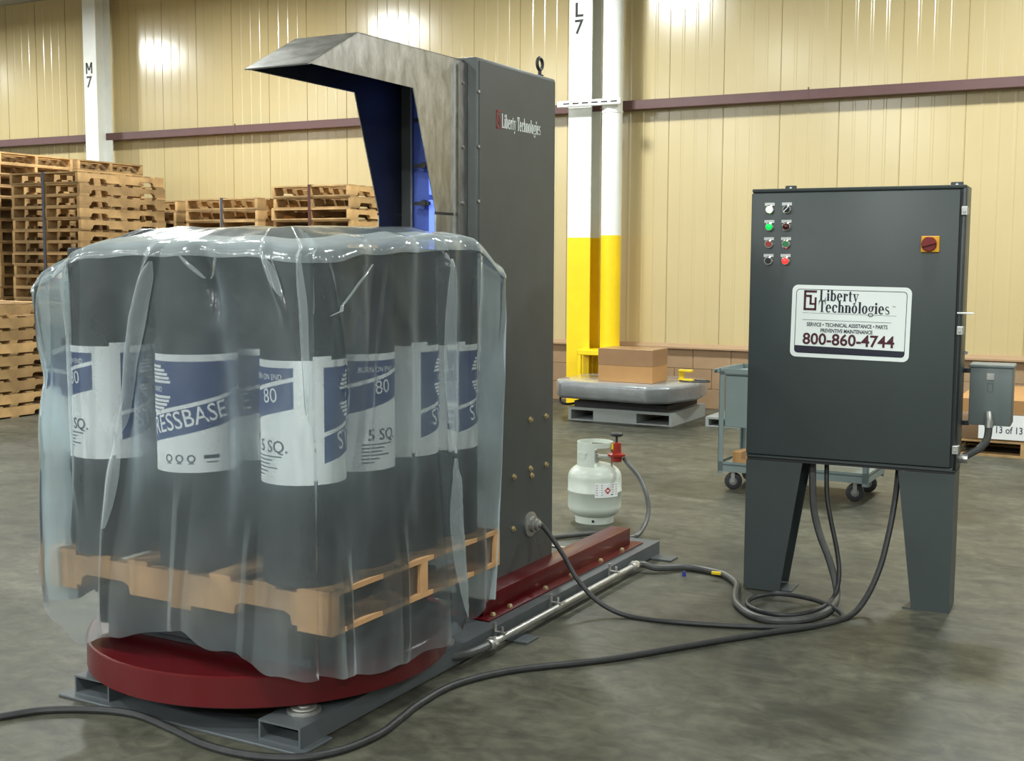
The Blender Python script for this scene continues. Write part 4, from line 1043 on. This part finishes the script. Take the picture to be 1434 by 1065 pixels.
b = MB(); b.tube(smooth_path([(.0, -.06, 0), (.12, -.10, 0), (.26, -.04, 0), (.24, .06, 0), (.1, .08, 0)], 6), .008, 6); o = b.build('coiled_wire', M['rubber']); o.location = (-3.93, 10.80, .3945); tag(o, 'dark wire coil lying beside the yellow clamp', 'wire')
# second skid, mostly hidden by cart and cabinet
s2 = thing('steel_skid', 'low gray steel skid seen past the cart', 'skid', (-3.18, 10.62, 0))
b = MB(); b.box(-.45, 0, .07, .45, .7, .09); b.box(-.45, 0, 0, .45, .7, .01)
for a, c in ((-.45, -.42), (-.15, .15), (.42, .45)): b.box(a, 0, .01, c, .7, .07)
b.build('skid_frame', M['skid'], s2, smooth=False); 

# ================================================================== SERVICE CART
ct = thing('service_cart', 'gray steel service cart on casters behind the control cabinet', 'cart', (-2.04, 7.66, 0), R(-1))
cx0, cx1, cy0, cy1 = -.49, .49, 0, .48
b = MB(); b.box(cx0, cy0, .165, cx1, cy1, .175); b.box(cx0, cy0, .125, cx1, cy0 + .006, .19); b.box(cx0, cy1 - .006, .125, cx1, cy1, .19); b.box(cx0, cy0, .125, cx0 + .006, cy1, .19); b.box(cx1 - .006, cy0, .125, cx1, cy1, .19); b.build('lower_tray', M['cart'], ct, smooth=False)
b = MB(); b.box(cx0, cy0, .765, cx1, cy1, .775); b.box(cx0, cy0, .765, cx1, cy0 + .006, .805); b.box(cx0, cy1 - .006, .765, cx1, cy1, .805); b.box(cx0, cy0, .765, cx0 + .006, cy1, .805); b.box(cx1 - .006, cy0, .765, cx1, cy1, .805); b.build('upper_tray', M['cart'], ct, smooth=False)
b = MB(); b.box(cx0 - .03, cy0 + .02, .775, cx0, cy0 + .04, .80); b.box(cx0 - .03, cy1 - .04, .775, cx0, cy1 - .02, .80); b.box(cx0 - .05, cy0 + .02, .775, cx0 - .03, cy1 - .02, .80); b.build('push_handle', M['cart'], ct, bevel=.004, seg=1)
for lx in (cx0, cx1 - .035):
    for ly in (cy0, cy1 - .035):
        b = MB(); fx = lx if lx < 0 else lx + .030; fy = ly if ly < .2 else ly + .030
        b.box(lx, fy, .105, lx + .035, fy + .005, .79); b.box(fx, ly, .105, fx + .005, ly + .035, .79); b.build('corner_post', M['cart'], ct, smooth=False)
b = MB(); b.box(cx0 + .036, cy0 + .008, .42, -.06, cy1 - .1, .762); dr = b.build('drawer_unit', M['cart'], ct, bevel=.004, seg=1)
for (wx, wy) in ((cx0 + .09, cy0 + .06), (cx1 - .09, cy0 + .06), (cx0 + .09, cy1 - .06), (cx1 - .09, cy1 - .06)):
    e = bpy.data.objects.new('caster', None); COL.objects.link(e); e.parent = ct; e.location = (wx, wy, 0); e.rotation_euler.z = R(10)
    b = MB(); b.box(-.035, -.03, .118, .035, .03, .126); b.box(-.012, -.024, .05, .012, -.020, .12); b.box(-.012, .020, .05, .012, .024, .12); b.build('fork', M['zinc'], e, smooth=False)
    b = MB(); b.lathe([(.026, -.016), (.051, -.016), (.057, -.012), (.057, .012), (.051, .016), (.026, .016)], (0, 0, .057), 24, axis='y'); b.build('wheel', M['wheel'], e)
    b = MB(); b.lathe([(.0001, -.017), (.027, -.014), (.027, .014), (.0001, .017)], (0, 0, .057), 20, axis='y'); b.build('hub', M['wheelhub'], e)
cbx = thing('cardboard_box', 'small brown cardboard box on the lower tray of the cart', 'box', (-2.36, 7.80, .176), R(-8))
b = MB(); b.box(-.085, -.07, 0, .075, .09, .075); b.build('carton', M['card'], cbx, bevel=.003, seg=1); b = MB(); b.box(-.02, -.0712, .03, .01, .0912, .0762); b.build('tape_band', M['cardtape'], cbx, smooth=False)
b = MB(); b.box(-.1, -.06, 0, .13, .10, .06); o = b.build('parts_carton', M['card'], bevel=.003, seg=1); o.location = (-2.13, 7.80, .176); tag(o, 'flat open cardboard carton beside the small box on the cart', 'box')
gl = thing('work_gloves', 'maroon work gloves heaped on top of the cart', 'gloves', (-2.33, 7.93, .776))
for k, (gx, gy, gs) in enumerate(((0, 0, .055), (.09, .03, .06), (.17, .0, .05))):
    b = MB(); pr_ = [(.0001, 0), (.9, .05), (1.0, .4), (.75, .9), (.3, 1.25), (.0001, 1.3)]
    b.lathe([(r0 * gs, z0 * gs) for r0, z0 in pr_], (gx, gy, 0), 14)
    b.v = [(x_ + .012 * noise.noise(Vector((x_ * 30, y_ * 30, z_ * 30 + k))), y_ + .012 * noise.noise(Vector((x_ * 30 + 5, y_ * 30, z_ * 30))), z_) for x_, y_, z_ in b.v]
    b.build('glove', M['maroon'] if k != 1 else M['btn_k'], gl)

# ================================================================== WRAPPED CARTONS ON PALLET, RIGHT
rp_m = pallet_meshes(1.22, 1.016, .125, M['wood'])
rp = make_pallet('wooden_pallet', 'wooden pallet under wrapped cartons by the block wall', (-.87, 10.66, 0), R(0), rp_m, 1.22, 1.016, .125, None, rnd)
lo = thing('wrapped_carton', 'long cardboard carton in clear stretch wrap on a pallet, paper marked 13 of 13', 'carton', (-.87, 10.66, .126))
b = MB(); b.box(-.50, -.60, 0, .50, .56, .325); b.build('carton', M['card'], lo, bevel=.006, seg=1)
b = MB(); b.box(-.506, -.606, .002, .506, .566, .215); b.build('film_wrap', M['wrap'], lo, bevel=.008, seg=2)
b = MB(); b.box(-.33, -.6095, .012, .03, -.6075, .205); pp = b.build('paper_sheet', M['paper'], lo, smooth=False)
f = Flat(); f.text('13 of 13', 0, 0, .075, .006, anchor='c', width=.19); f.to(lambda a, c: (-.105 + a, -.6105, .062 + c)).build('lettering', M['inkdark'], pp, smooth=False)
